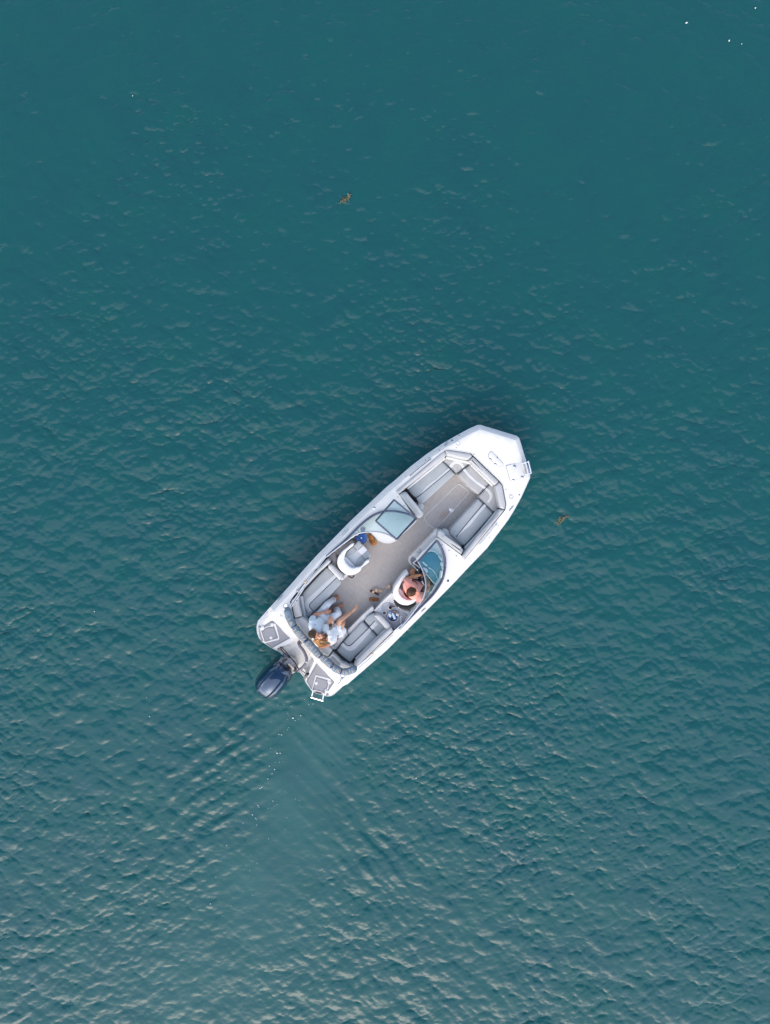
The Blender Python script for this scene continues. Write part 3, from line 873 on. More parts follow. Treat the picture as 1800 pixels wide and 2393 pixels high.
# starboard counter behind the driver
bm = bmesh.new(); prism(bm, rounded(P2('E', [(205, 1150), (330, 1005), (450, 905), (470, 1010), (560, 1140), (700, 1170), (760, 1085), (790, 1090), (460, 1390), (415, 1345), (290, 1205)], 0.72), 0.03), FLOOR_Z - .01, 0.72, 0.02, 2)
counter = part('side_counter', bm, M_GEL2)
bm = bmesh.new(); prism(bm, rounded(P2('E', [(280, 1120), (300, 1060), (380, 1035), (450, 1060), (530, 1140), (640, 1200), (690, 1165), (640, 1230), (450, 1390), (400, 1330)], 0.724), 0.03), 0.70, 0.727, 0.003, 1); part('counter_mat', bm, M_SPECK, counter)
for x, y, mm in ((325, 1177, M_DARKCUP), (400, 1105, M_DARKCUP)):
    bm = bmesh.new(); lathe(bm, [(0.052, -0.002), (0.052, 0.012), (0.038, 0.013), (0.036, 0.002)], 18, P3('E', x, y, 0.727)); h = part('cup_holder', bm, M_GEL, counter)
    bm = bmesh.new(); lathe(bm, [(0.036, -0.002), (0.036, 0.0055)], 18, P3('E', x, y, 0.7275)); part('cup_well', bm, mm, counter)
bm = bmesh.new(); tube(bm, smooth_line([P3('E', x, y, 0.735) for x, y in ((200, 1150), (260, 1085), (330, 1010), (420, 925))], 4), 0.022, 8); part('counter_lip', bm, M_GEL, counter)

bm = bmesh.new(); prism(bm, rounded(P2('E', [(1000, 790), (1050, 770), (1050, 830), (960, 960), (800, 1120), (640, 1270), (560, 1340), (610, 1240), (740, 1060), (840, 920), (930, 820)], 0.80), 0.03), FLOOR_Z - .01, 0.80, 0.03, 3); part('side_coaming', bm, M_GEL2)
# ------------------------------------------------------------------ windshield
def poly3(sheet, pts, zs): return [P3(sheet, x, y, z) for (x, y), z in zip(pts, zs)]
def ruled_glass(name, a, b, parent, thick=0.006):
    """Glass sheet between two space curves with the same number of points."""
    bm = bmesh.new()
    nrm = Vector((0, 0, thick))
    A = [bm.verts.new(p) for p in a]; B = [bm.verts.new(p) for p in b]
    A2 = [bm.verts.new(p - nrm) for p in a]; B2 = [bm.verts.new(p - nrm) for p in b]
    for i in range(len(a) - 1):
        bm.faces.new((A[i], A[i + 1], B[i + 1], B[i])); bm.faces.new((A2[i], B2[i], B2[i + 1], A2[i + 1]))
        bm.faces.new((A[i], A2[i], A2[i + 1], A[i + 1])); bm.faces.new((B[i], B[i + 1], B2[i + 1], B2[i]))
    bm.faces.new((A[0], B[0], B2[0], A2[0])); bm.faces.new((A[-1], A2[-1], B2[-1], B[-1]))
    return part(name, bm, M_GLASS, parent)
def even(path, n):
    """n evenly spaced points along a polyline."""
    L = [0.0]
    for p, q in zip(path, path[1:]): L.append(L[-1] + (q - p).length)
    out = []
    for k in range(n):
        s = L[-1] * k / (n - 1); i = 0
        while i < len(L) - 2 and L[i + 1] < s: i += 1
        t = (s - L[i]) / max(L[i + 1] - L[i], 1e-9)
        out.append(path[i].lerp(path[i + 1], t))
    return out
# starboard side: base curve on the deck, raked top edge, jamb
sb = smooth_line(poly3('E', [(1003, 240), (1050, 310), (1082, 380), (1108, 470), (1113, 560), (1100, 660), (1062, 780), (950, 950), (780, 1120), (520, 1388)], [0.99, .98, .97, .97, .96, .96, .95, .94, .94, .94]), 5)
stp = smooth_line(poly3('E', [(760, 512), (795, 570), (828, 645), (852, 730), (862, 810), (855, 890), (820, 990), (740, 1110), (640, 1245), (520, 1388)], [1.36, 1.36, 1.36, 1.36, 1.35, 1.33, 1.29, 1.2, 1.08, .95]), 5)
ws = bmesh.new(); tube(ws, sb, 0.026, 8); tube(ws, [sb[0], stp[0]], 0.024, 8)
wsp = part('windshield', ws, M_ALU)
bm = bmesh.new(); tube(bm, stp, 0.017, 8); part('top_rail', bm, M_ALU2, wsp)
ruled_glass('glass_pane', even(sb, 26), even(stp, 26), wsp)
bm = bmesh.new()
for k in (6, 13, 20, 27): blob(bm, sb[k] + Vector((0, 0, 0.024)), (0.008, 0.008, 0.005), sub=1)
part('frame_screws', bm, M_STEEL, wsp)['kind'] = 'stuff'
# port side
pb = smooth_line(poly3('C', [(1178, 392), (1090, 345), (950, 312), (850, 303), (740, 313), (600, 372), (450, 490), (250, 690), (100, 818), (20, 892)], [0.98, .97, .96, .96, .96, .95, .95, .94, .94, .94]), 5)
pt = smooth_line(poly3('C', [(928, 668), (860, 632), (790, 600), (700, 575), (620, 568), (520, 572), (400, 606), (250, 715), (110, 822), (20, 893)], [1.34, 1.34, 1.34, 1.33, 1.31, 1.28, 1.22, 1.1, 1.0, .95]), 5)
bm = bmesh.new(); tube(bm, pb, 0.024, 8); tube(bm, [pb[0], pt[0]], 0.022, 8)
wp = part('windshield', bm, M_ALU)
bm = bmesh.new(); tube(bm, pt, 0.017, 8); part('top_rail', bm, M_ALU2, wp)
ruled_glass('glass_pane', even(pb, 26), even(pt, 26), wp)
# the walk-through door of the windshield, folded back over the port side
dq = poly3('C', [(895, 155), (1183, 400), (925, 668), (657, 430)], [1.22, 1.10, 1.40, 1.50])
bm = bmesh.new()
for i in range(4): tube(bm, [dq[i], dq[(i + 1) % 4]], 0.02, 6)
wd_ = part('windshield_door', bm, M_ALU)
def quad_glass(q, parent):
    bm = bmesh.new(); up = [bm.verts.new(p) for p in q]; lo = [bm.verts.new(p - Vector((0, 0, .006))) for p in q]
    bm.faces.new(up); bm.faces.new(lo[::-1])
    for i in range(4): bm.faces.new((up[i], lo[i], lo[(i + 1) % 4], up[(i + 1) % 4]))
    return part('glass_pane', bm, M_GLASS, parent, smooth=False)
quad_glass(dq, wd_)
for t in (0.2, 0.5, 0.8):
    bm = bmesh.new(); box(bm, dq[1].lerp(dq[2], t) + Vector((0, 0, 0.02)), (0.03, 0.03, 0.012), bev=0.003); part('door_hinge', bm, M_BLACK, wd_)

# ------------------------------------------------------------------ swivel chairs
def swivel_chair(sheet, shell_out, shell_in, seat, cross, z_top=0.98, z_seat=0.74):
    """Wrap-around shell with the opening towards the bow, cushions inside, pedestal underneath."""
    o2 = P2(sheet, shell_out, z_top); i2 = P2(sheet, shell_in, z_top)
    poly = rounded(o2 + i2[::-1], 0.06, 3)
    bm = bmesh.new(); prism(bm, poly, z_seat - 0.16, z_top, 0.022, 3)
    ch = part('swivel_chair', bm, M_WVINYL)
    sp = rounded(P2(sheet, seat, z_seat), 0.04, 3)
    bm = bmesh.new(); prism(bm, sp, z_seat - 0.16, z_seat, 0.04, 3, 0.0); part('seat_cushion', bm, M_STRIPE, ch)
    c = sum((Vector(q) for q in sp), Vector((0, 0))) / len(sp)
    bm = bmesh.new(); lathe(bm, [(0.18, FLOOR_Z), (0.17, FLOOR_Z + .02), (0.05, FLOOR_Z + .04), (0.05, z_seat - .18), (0.15, z_seat - .15)], 20, (c.x, c.y, 0)); part('pedestal', bm, M_ALU2, ch)
    for nm, pts, mm, dz in cross:
        bm = bmesh.new(); prism(bm, rounded(P2(sheet, pts, z_seat + dz), 0.02, 3), z_seat - 0.1, z_seat + dz, 0.012, 2); part(nm, bm, mm, ch)
    return ch
ch1 = swivel_chair('K', [(1060, 585), (960, 600), (850, 705), (740, 780), (600, 960), (565, 1100), (588, 1225), (680, 1360), (810, 1450), (950, 1482), (1080, 1450), (1232, 1350), (1250, 1262), (1465, 1115), (1475, 1030)],
                   [(1010, 672), (840, 800), (805, 880), (770, 1000), (790, 1085), (880, 1205), (1000, 1285), (1085, 1262), (1240, 1240), (1365, 1070)],
                   [(1160, 530), (1200, 545), (1505, 890), (1510, 950), (1350, 1060), (1200, 1180), (1080, 1250), (780, 950), (810, 880), (1010, 680)],
                   [('side_panel', [(1012, 690), (1125, 785), (1040, 870), (900, 935), (805, 938), (850, 830)], M_VINYL, 0.03),
                    ('side_panel', [(1250, 925), (1352, 1060), (1180, 1215), (1085, 1250), (1110, 1100), (1170, 1000)], M_VINYL, 0.03),
                    ('front_panel', [(1030, 675), (1160, 545), (1290, 650), (1140, 785)], M_VINYL, 0.05),
                    ('front_panel', [(1145, 790), (1300, 655), (1415, 785), (1260, 920)], M_WVINYL, 0.05),
                    ('front_panel', [(1265, 925), (1420, 790), (1500, 900), (1500, 945), (1360, 1045)], M_VINYL, 0.05),
                    ('back_cushion', [(770, 985), (800, 960), (930, 1080), (1070, 1240), (1010, 1285), (880, 1210), (785, 1085)], M_WVINYL, 0.10)])
bm = bmesh.new(); tube(bm, smooth_line(poly3('K', [(890, 1490), (930, 1530), (1000, 1540), (1035, 1500), (1020, 1480)], [.45] * 5), 4), 0.014, 6); part('slide_lever', bm, M_BLACK, ch1)
ch2 = swivel_chair('G', [(1075, 262), (1040, 270), (960, 345), (850, 480), (745, 640), (706, 790), (745, 930), (850, 1040), (960, 1085), (1080, 1092), (1200, 1045), (1290, 970), (1420, 930)],
                   [(1100, 320), (1000, 420), (930, 520), (850, 690), (860, 790), (930, 890), (1030, 950), (1150, 965), (1250, 900), (1390, 880)],
                   [(1095, 320), (1190, 290), (1430, 560), (1470, 700), (1390, 880), (1240, 900), (1060, 930), (870, 760), (860, 690), (960, 480)],
                   [('back_cushion', [(850, 690), (900, 680), (1000, 860), (1160, 960), (1060, 1000), (930, 920), (850, 800)], M_WVINYL, 0.22)], z_top=1.06, z_seat=0.74)

# ------------------------------------------------------------------ swim platform pads with their hatches
def pad_z(q): return deck_z(q.x, q.y)
PZ = 0.62
def pad(sheet, outer, groove, frame, lid, hinges, latch, extras):
    bm = bmesh.new(); prism(bm, rounded(P2(sheet, outer, PZ), 0.015, 2), PZ - 0.05, PZ + 0.008, 0.003, 1); pd = part('deck_pad', bm, M_PAD)
    bm = bmesh.new(); tube(bm, [Vector((q.x, q.y, PZ + 0.006)) for q in inset(ccw(P2(sheet, outer, PZ)), 0.02)], 0.006, 5, closed=True); part('groove', bm, M_PADLINE, pd)
    bm = bmesh.new(); prism(bm, rounded(P2(sheet, frame, PZ), 0.02, 3), PZ - 0.02, PZ + 0.016, 0.004, 1); fr_ = part('hatch_lid', bm, M_GEL)
    bm = bmesh.new(); prism(bm, rounded(P2(sheet, lid, PZ), 0.015, 2), PZ, PZ + 0.021, 0.003, 1); part('lid_pad', bm, M_PAD, fr_)
    bm = bmesh.new(); tube(bm, [Vector((q.x, q.y, PZ + 0.020)) for q in inset(ccw(P2(sheet, lid, PZ)), 0.02)], 0.005, 5, closed=True); part('groove', bm, M_PADLINE, fr_)
    for x, y in hinges:
        bm = bmesh.new(); c = P3(sheet, x, y, PZ + 0.016); lathe(bm, [(0.036, 0), (0.036, 0.008), (0.03, 0.012)], 14, c); part('hinge', bm, M_STRIPE, fr_)
    bm = bmesh.new(); c = P3(sheet, latch[0], latch[1], PZ + 0.018); lathe(bm, [(0.034, 0), (0.034, 0.008), (0.018, 0.011), (0.015, 0.006)], 16, c); part('latch', bm, M_GEL, fr_)
    for e in extras:
        bm = bmesh.new(); prism(bm, P2(sheet, e, PZ), PZ - 0.05, PZ + 0.008, 0.002, 1); part('deck_pad', bm, M_PAD)
pad('I', [(330, 138), (520, 12), (620, 0), (720, 25), (800, 65), (1165, 465), (1030, 505), (550, 772), (365, 640), (300, 590), (250, 240)], None,
    [(205, 212), (250, 185), (340, 195), (520, 130), (610, 78), (650, 100), (755, 490), (740, 535), (345, 628), (310, 602)],
    [(243, 275), (300, 275), (340, 215), (500, 165), (560, 175), (600, 130), (722, 490), (345, 600)], [(288, 190), (552, 105)], (520, 482),
    [[(163, 160), (232, 182), (212, 225), (288, 580), (240, 575), (188, 390)]])
pad('J', [(735, 290), (765, 280), (1160, 655), (1208, 890), (1060, 1098), (940, 1195), (600, 1095), (545, 1055), (430, 855), (720, 345)], None,
    [(690, 678), (1080, 780), (1110, 810), (1130, 880), (1065, 935), (1030, 1095), (960, 1180), (580, 1095)],
    [(708, 722), (1040, 820), (1012, 865), (1050, 920), (1012, 1060), (940, 1090), (950, 1172), (602, 1080)], [(1082, 885), (1005, 1135)], (708, 912),
    [[(680, 1168), (850, 1210), (840, 1240), (672, 1195)], [(1018, 1190), (1044, 1262), (975, 1262)]])
bm = bmesh.new(); prism(bm, rounded(P2('J', [(1150, 160), (1180, 160), (1390, 385), (1310, 470), (1050, 270)], DECK_Z), 0.015, 2), DECK_Z - .06, DECK_Z + .010, 0.003, 1); tp_ = part('step_pad', bm, M_PAD)
bm = bmesh.new(); prism(bm, rounded(P2('J', [(1140, 105), (1185, 120), (1450, 395), (1470, 450), (1290, 500), (1000, 250)], DECK_Z), 0.02, 2), FLOOR_Z, DECK_Z + 0.004, 0.01, 2); part('step_moulding', bm, M_GEL)

# ------------------------------------------------------------------ ladders, hardware on the deck
def ladder(sheet, r1, r2, z, rungs, r=0.017):
    bm = bmesh.new(); tube(bm, poly3(sheet, r1, [z, z - 0.01]), r, 8)
    l = part('boarding_ladder', bm, M_STEEL)
    bm = bmesh.new(); tube(bm, poly3(sheet, r2, [z, z - 0.01]), r, 8); part('side_rail', bm, M_STEEL, l)
    for t in rungs:
        bm = bmesh.new(); a = P3(sheet, *r1[0], z).lerp(P3(sheet, *r1[1], z), t); b = P3(sheet, *r2[0], z).lerp(P3(sheet, *r2[1], z), t)
        d = (b - a) * 0.06
        tube(bm, [a - d, b + d], r * 1.25, 8); part('rung', bm, M_STEEL, l)
    return l
ladder('J', [(622, 1105), (572, 1305)], [(915, 1185), (880, 1395)], 0.66, (0.97,))
ladder('B', [(1440, 570), (1530, 548)], [(1478, 712), (1565, 692)], 1.06, (0.55, 0.97))
def zd(sheet, x, y):
    p = P3(sheet, x, y, DECK_Z + 0.08); return deck_z(p.x, p.y)
def on_deck(sheet, x, y, dz=0.0):
    z = zd(sheet, x, y); return P3(sheet, x, y, z + dz)
# bow lids
bm = bmesh.new(); poly = rounded([on_deck('B', x, y).xy for x, y in ((1005, 455), (1045, 410), (1190, 560), (1200, 600), (1140, 608), (1095, 580), (1020, 505))], 0.03, 3)
zb = zd('B', 1110, 520); prism(bm, poly, zb - 0.05, zb + 0.012, 0.005, 2); lid1 = part('anchor_locker_lid', bm, M_GEL)
bm = bmesh.new(); tube(bm, [Vector((q.x, q.y, zb + 0.002)) for q in ccw(poly)], 0.006, 5, closed=True); part('lid_seam', bm, M_PADLINE, lid1)
for x, y in ((1035, 518), (1100, 580)):
    bm = bmesh.new(); box(bm, on_deck('B', x, y, 0.012), (0.055, 0.045, 0.012), Matrix.Rotation(R(-88), 3, 'Z'), 0.004); part('hinge', bm, M_STEEL, lid1)
bm = bmesh.new(); lathe(bm, [(0.012, 0), (0.012, 0.004)], 10, on_deck('B', 1122, 495, 0.012)); part('key_slot', bm, M_BLACK, lid1)
bm = bmesh.new(); poly = rounded([on_deck('B', x, y).xy for x, y in ((1235, 602), (1430, 552), (1480, 742), (1292, 797))], 0.02, 3)
zb = zd('B', 1350, 680); prism(bm, poly, zb - 0.05, zb + 0.012, 0.005, 2); lid2 = part('ladder_locker_lid', bm, M_GEL)
bm = bmesh.new(); tube(bm, [Vector((q.x, q.y, zb + 0.002)) for q in ccw(poly)], 0.006, 5, closed=True); part('lid_seam', bm, M_PADLINE, lid2)
bm = bmesh.new(); lathe(bm, [(0.032, 0), (0.032, 0.006), (0.02, 0.008)], 14, on_deck('B', 1345, 610, 0.012)); part('latch', bm, M_STEEL, lid2)
for x, y in ((1328, 785), (1445, 750)):
    bm = bmesh.new(); box(bm, on_deck('B', x, y, 0.014), (0.05, 0.065, 0.012), Matrix.Rotation(R(60), 3, 'Z'), 0.006); part('hinge', bm, M_STEEL, lid2)
# cup holders let into the deck
for s, x, y, mm in (('B', 612, 318, M_ALU2), ('B', 1302, 1008, M_DARKCUP), ('D', 430, 318, M_DARKCUP), ('D', 1170, 1218, M_DARKCUP), ('C', 930, 985, None)):
    if mm is None: continue
    c = on_deck(s, x, y)
    bm = bmesh.new(); lathe(bm, [(0.058, -0.01), (0.058, 0.008), (0.052, 0.013), (0.044, 0.010)], 20, c); h = part('cup_holder', bm, M_GEL if s == 'B' else M_STEEL)
    bm = bmesh.new(); lathe(bm, [(0.043, -0.01), (0.043, 0.011), (0.03, 0.009)], 20, c); part('cup_well', bm, mm, h)
# cleats
def cleat(s, x, y, yaw):
    c = on_deck(s, x, y, 0.03); d = Vector((math.cos(yaw), math.sin(yaw), 0))
    bm = bmesh.new(); tube(bm, [c - d * 0.085 + Vector((0, 0, 0.004)), c - d * 0.03, c + d * 0.03, c + d * 0.085 + Vector((0, 0, 0.004))], [0.009, 0.014, 0.014, 0.009], 8)
    for k in (-0.03, 0.03): tube(bm, [c + d * k, c + d * k - Vector((0, 0, 0.035))], 0.012, 8)
    part('cleat', bm, M_STEEL)
cleat('B', 455, 325, 0.3); cleat('B', 1307, 1155, 0.1); cleat('C', 255, 575, 0); cleat('E', 830, 1148, 0); cleat('D', 360, 205, 0); cleat('D', 1140, 1292, 0.2)
def deck_fitting(s, x, y, r, mm):
    bm = bmesh.new(); lathe(bm, [(r, -0.004), (r, 0.006), (r * .6, 0.010)], 12, on_deck(s, x, y)); part('deck_fitting', bm, mm)
for s, x, y, r, mm in (('C', 637, 262, 0.03, M_STEEL), ('E', 1150, 763, 0.028, M_ALU), ('B', 1405, 985, 0.025, M_STEEL), ('B', 628, 216, 0.022, M_STEEL), ('D', 372, 445, 0.028, M_STRIPE), ('B', 535, 272, 0.02, M_ALU),
                       ('E', 1075, 293, .01, M_ALU), ('E', 1162, 368, .01, M_ALU), ('E', 1258, 438, .01, M_ALU), ('C', 943, 120, .01, M_ALU), ('C', 1027, 232, .01, M_ALU), ('N', 340, 635, .01, M_ALU),
                       ('N', 660, 372, .01, M_ALU), ('N', 885, 183, .01, M_ALU), ('B', 235, 497, .01, M_ALU), ('B', 370, 398, .01, M_ALU), ('B', 590, 368, .01, M_ALU), ('B', 822, 452, .01, M_ALU), ('B', 1235, 912, .01, M_ALU),
                       ('B', 1237, 1240, .01, M_ALU), ('B', 1140, 1378, .01, M_ALU), ('B', 1020, 1530, .01, M_ALU)):
    deck_fitting(s, x, y, r, mm)
# grab rails along the bow
for pts, s in (([(450, 625), (500, 575), (760, 360), (1020, 158)], 'N'), ([(1112, 1362), (1060, 1430), (980, 1530), (900, 1622)], 'B'), ([(1430, 815), (1380, 860), (1310, 920)], 'J')):
    pp = [on_deck(s, x, y, 0.035) for x, y in pts]
    bm = bmesh.new(); tube(bm, smooth_line([pp[0] - Vector((0, 0, .04))] + pp + [pp[-1] - Vector((0, 0, .04))], 4), 0.011, 6); part('grab_rail', bm, M_STEEL)
# motor well floor lid (faint outline)
bm = bmesh.new(); tube(bm, [Vector((q.x, q.y, deck_z(q.x, q.y) + 0.004)) for q in rounded(P2('D', [(470, 920), (560, 850), (680, 1010), (590, 1080)], 0.5), 0.05)], 0.004, 5, closed=True); part('well_hatch', bm, M_RUB)

# ------------------------------------------------------------------ folded canopy in its canvas boot on the transom, with its poles
spine = smooth_line(poly3('D', [(455, 318), (462, 400), (490, 480), (540, 575), (610, 665), (680, 745), (765, 835), (850, 930), (940, 1005), (1030, 1085), (1120, 1145), (1210, 1165), (1300, 1135), (1355, 1105)],
                          [1.03, 1.06, 1.08, 1.10, 1.10, 1.10, 1.10, 1.10, 1.10, 1.10, 1.09, 1.08, 1.06, 1.03]), 6)
sp_n = len(spine)
straps_at = [0.235, 0.40, 0.575, 0.70, 0.80]
def boot_r(t):
    r = 0.084 * min(1.0, (t * 14) ** 0.6 + 0.15) * min(1.0, ((1 - t) * 12) ** 0.6 + 0.15)
    for s in straps_at: r -= 0.020 * math.exp(-((t - s) / 0.014) ** 2)
    return r
bm = bmesh.new()
tube(bm, spine, [boot_r(i / (sp_n - 1)) for i in range(sp_n)], 14, flat=0.85)
bmesh.ops.subdivide_edges(bm, edges=bm.edges[:], cuts=1, use_grid_fill=True)
for v in bm.verts:
    k = noise.noise(v.co * 14) * 0.010 + noise.noise(v.co * 33) * 0.006
    v.co += Vector((noise.noise(v.co * 9 + Vector((5, 0, 0))), noise.noise(v.co * 9 + Vector((0, 7, 0))), 0)) * 0.012 + Vector((0, 0, k))
boot = part('folded_canopy', bm, M_CANVAS)
fr = frames(spine)
for s in straps_at:
    i = int(s * (sp_n - 1)); t, u, w = fr[i]; rr = boot_r(s) + 0.006
    bm = bmesh.new(); tube(bm, [spine[i] + (u * math.sin(a) * .85 + w * math.cos(a)) * rr for a in np.linspace(0, 2 * math.pi, 16, endpoint=False)], 0.012, 6, closed=True)
    part('strap', bm, M_BLACK, boot)
    bm = bmesh.new(); box(bm, spine[i] + u * rr * .9 + w * 0.02, (0.04, 0.04, 0.02), Matrix.Rotation(0.8, 3, 'Z'), 0.006); part('buckle', bm, M_STRAPB, boot)
bm = bmesh.new()
for k in range(46):
    s = 0.17 + 0.74 * k / 45 + random.uniform(-.006, .006)
    i = min(sp_n - 2, int(s * (sp_n - 1))); t, u, w = fr[i]; rr = boot_r(s)
    side = 1.0 if spine[i].y else 1.0
    a0 = R(random.uniform(35, 70)); a1 = R(random.uniform(95, 130))
    f_ = lambda a: spine[i] + (u * math.sin(a) * .85 + w * math.cos(a)) * (rr + 0.012)
    sgn = -1 if f_(a0).x > f_(a1).x else 1
    A = f_(a0 if sgn > 0 else math.pi - a0); B_ = f_(a1 if sgn > 0 else math.pi - a1)
    tube(bm, [A, (A + B_) / 2 + u * 0.006, B_ + t * random.uniform(-.03, .03)], 0.0065, 5)
part('lacing', bm, M_LACE, boot)['kind'] = 'stuff'
bm = bmesh.new(); lo = [spine[i] + (fr[i][1] * -0.3 - Vector((1, 0, 0)) * 0.9) * boot_r(i / (sp_n - 1)) for i in range(2, sp_n - 2)]
tube(bm, lo, 0.022, 8, flat=0.8); part('canvas_hem', bm, M_LACE, boot)
for nm, s, pts, zs in (('canopy_pole', 'D', [(485, 315), (560, 200), (640, 90), (690, 20)], [1.04, 1.02, 1.0, .98]), ('canopy_pole', 'H', [(0, 860), (250, 500), (430, 250), (600, 30)], [1.06, 1.05, 1.02, 1.0]),
                       ('canopy_pole', 'D', [(500, 330), (590, 200), (670, 80)], [1.0, .98, .97]), ('canopy_pole', 'K', [(265, 965), (120, 1150), (20, 1290)], [1.0, 1.02, 1.04]),
                       ('canopy_pole', 'M', [(650, 1280), (850, 1110), (1070, 925)], [1.05, 1.04, 1.03]), ('canopy_pole', 'M', [(690, 1330), (930, 1130), (1100, 960)], [1.0, .99, .98]),
                       ('canopy_pole', 'M', [(1070, 925), (1400, 640), (1660, 400)], [1.03, 1.0, .99]), ('canopy_pole', 'E', [(440, 1420), (640, 1250), (700, 1180)], [1.0, .99, .99])):
    bm = bmesh.new(); tube(bm, poly3(s, pts, zs), 0.011, 8); part(nm, bm, M_STEEL if nm else M_STEEL, boot)
for s, x, y in (('H', 205, 490), ('M', 1068, 928)):
    bm = bmesh.new(); blob(bm, P3(s, x, y, 1.05), (0.03, 0.022, 0.02), sub=2); part('pole_joint', bm, mat('brass_joint', (0.62, 0.42, 0.20), 0.35, metal=0.6), boot)
bm = bmesh.new(); tube(bm, poly3('D', [(772, 890), (745, 930), (722, 965)], [1.05, .9, .7]), 0.008, 6); part('support_strut', bm, M_LACE, boot)

# ------------------------------------------------------------------ outboard motor
ax0 = P3('Q', 965, 10, 1.02); ax1 = P3('Q', 225, 850, 0.98)
fwd = (ax0 - ax1); fwd.z = 0; LEN = fwd.length; fwd.normalize(); lat = Vector((-fwd.y, fwd.x, 0))
mid_w = 0.29
bm = bmesh.new()
# sections from nose (towards the boat) to tail: (distance along, half width, top z, crease height)
secs = [(0.0, .14, .96, .0), (.03, .21, 1.05, .010), (.10, .255, 1.12, .018), (.22, .288, 1.17, .022), (.36, .306, 1.19, .024), (.50, .312, 1.185, .024), (.63, .308, 1.165, .020), (.74, .294, 1.13, .016), (.83, .262, 1.08, .010), (.90, .205, 1.0, .004), (.93, .14, .92, .0)]
rings = []
for s, hw, zt, cr in secs:
    c = ax0 - fwd * (s * LEN / 0.93)
    ring = []
    prof = [(-1.0, 0.0), (-1.0, .34), (-.97, .55), (-.88, .76), (-.70, .905), (-.55, .955), (-.50, .99), (-.40, .965), (-.2, .985), (0, 1.0), (.2, .985), (.40, .965), (.50, .99), (.55, .955), (.70, .905), (.88, .76), (.97, .55), (1.0, .34), (1.0, 0.0)]
    z0 = 0.62
    for x, h in prof:
        bump_ = cr if abs(abs(x) - 0.50) < 0.02 else 0
        ring.append(bm.verts.new(c + lat * (x * hw) + Vector((0, 0, z0 + (zt - z0) * h + bump_ - c.z))))
    rings.append(ring)
for a, b in zip(rings, rings[1:]):
    for i in range(len(a) - 1): bm.faces.new((a[i], a[i + 1], b[i + 1], b[i]))
    bm.faces.new((a[-1], a[0], b[0], b[-1]))
bm.faces.new(rings[0]); bm.faces.new(rings[-1][::-1])
motor_bm = bmesh.new()
mc = ax0 - fwd * 0.40; 
lathe(motor_bm, [(0.13, -0.55), (0.15, -0.3), (0.17, 0.3), (0.24, 0.62), (0.26, 0.66)], 16, (mc.x, mc.y, 0))
prop_c = mc - fwd * 0.16 + Vector((0, 0, -0.62))
tube(motor_bm, [prop_c + fwd * 0.45, prop_c + fwd * 0.2, prop_c - fwd * 0.12], [0.03, 0.09, 0.07], 10)
motor = part('outboard_motor', motor_bm, M_MOTOR)
part('cowl', bm, M_COWL, motor, angle=24)
bm = bmesh.new()
for k in range(3):
    a = k * 2.094; d = lat * math.cos(a) + Vector((0, 0, math.sin(a)))
    tube(bm, [prop_c - fwd * 0.14 + d * 0.04, prop_c - fwd * 0.15 + d * 0.12, prop_c - fwd * 0.17 + d * 0.19], [0.03, 0.06, 0.03], 8, flat=0.25)
part('propeller', bm, M_STEEL, motor)
bm = bmesh.new(); prism(bm, rounded(P2('I', [(690, 1225), (730, 1130), (765, 1085), (960, 1060), (1080, 1068), (1180, 1150), (1235, 1290), (1230, 1420), (1100, 1500), (1010, 1340), (850, 1260)], 0.86), 0.03, 3), 0.5, 0.86, 0.03, 3); part('mounting_bracket', bm, M_MOTOR, motor)
bm = bmesh.new(); tube(bm, smooth_line(poly3('I', [(960, 1220), (1010, 1300), (1080, 1345)], [.90, .92, .90]), 4), 0.016, 6); tube(bm, poly3('I', [(830, 1130), (860, 1080), (960, 1065)], [.88] * 3), 0.012, 6); tube(bm, poly3('I', [(840, 1170), (970, 1075)], [.88] * 2), 0.012, 6); part('trim_cable', bm, M_BLACK, motor)
bm = bmesh.new(); tube(bm, smooth_line(poly3('I', [(1000, 1205), (1060, 1250), (1110, 1310), (1150, 1350)], [.93, .94, .94, .92]), 4), 0.022, 8); part('tilt_pin', bm, M_LACE, motor)
bm = bmesh.new(); box(bm, P3('I', 1190, 1370, .90), (0.09, 0.06, 0.06), Matrix.Rotation(.4, 3, 'Z'), 0.012); part('trim_pump', bm, M_BLACK, motor)
# seam line and dark lower pan round the cowl
bm = bmesh.new()
tube(bm, [ax0 - fwd * (s * LEN / .93) + lat * hw * 1.0 * sgn + Vector((0, 0, 0.72 - ax0.z)) for sgn, rng in ((1, secs), (-1, secs[::-1])) for s, hw, zt, cr in rng], 0.014, 6, closed=True); part('cowl_seam', bm, M_BLACK, motor)
bm = bmesh.new(); cvent = P3('Q', 970, 150, 1.13)
prism(bm, rounded(P2('Q', [(860, 140), (1000, 95), (1095, 130), (1060, 190), (970, 215)], 1.12), .01), 1.0, 1.125, 0.006); part('air_intake', bm, M_COWL, motor)
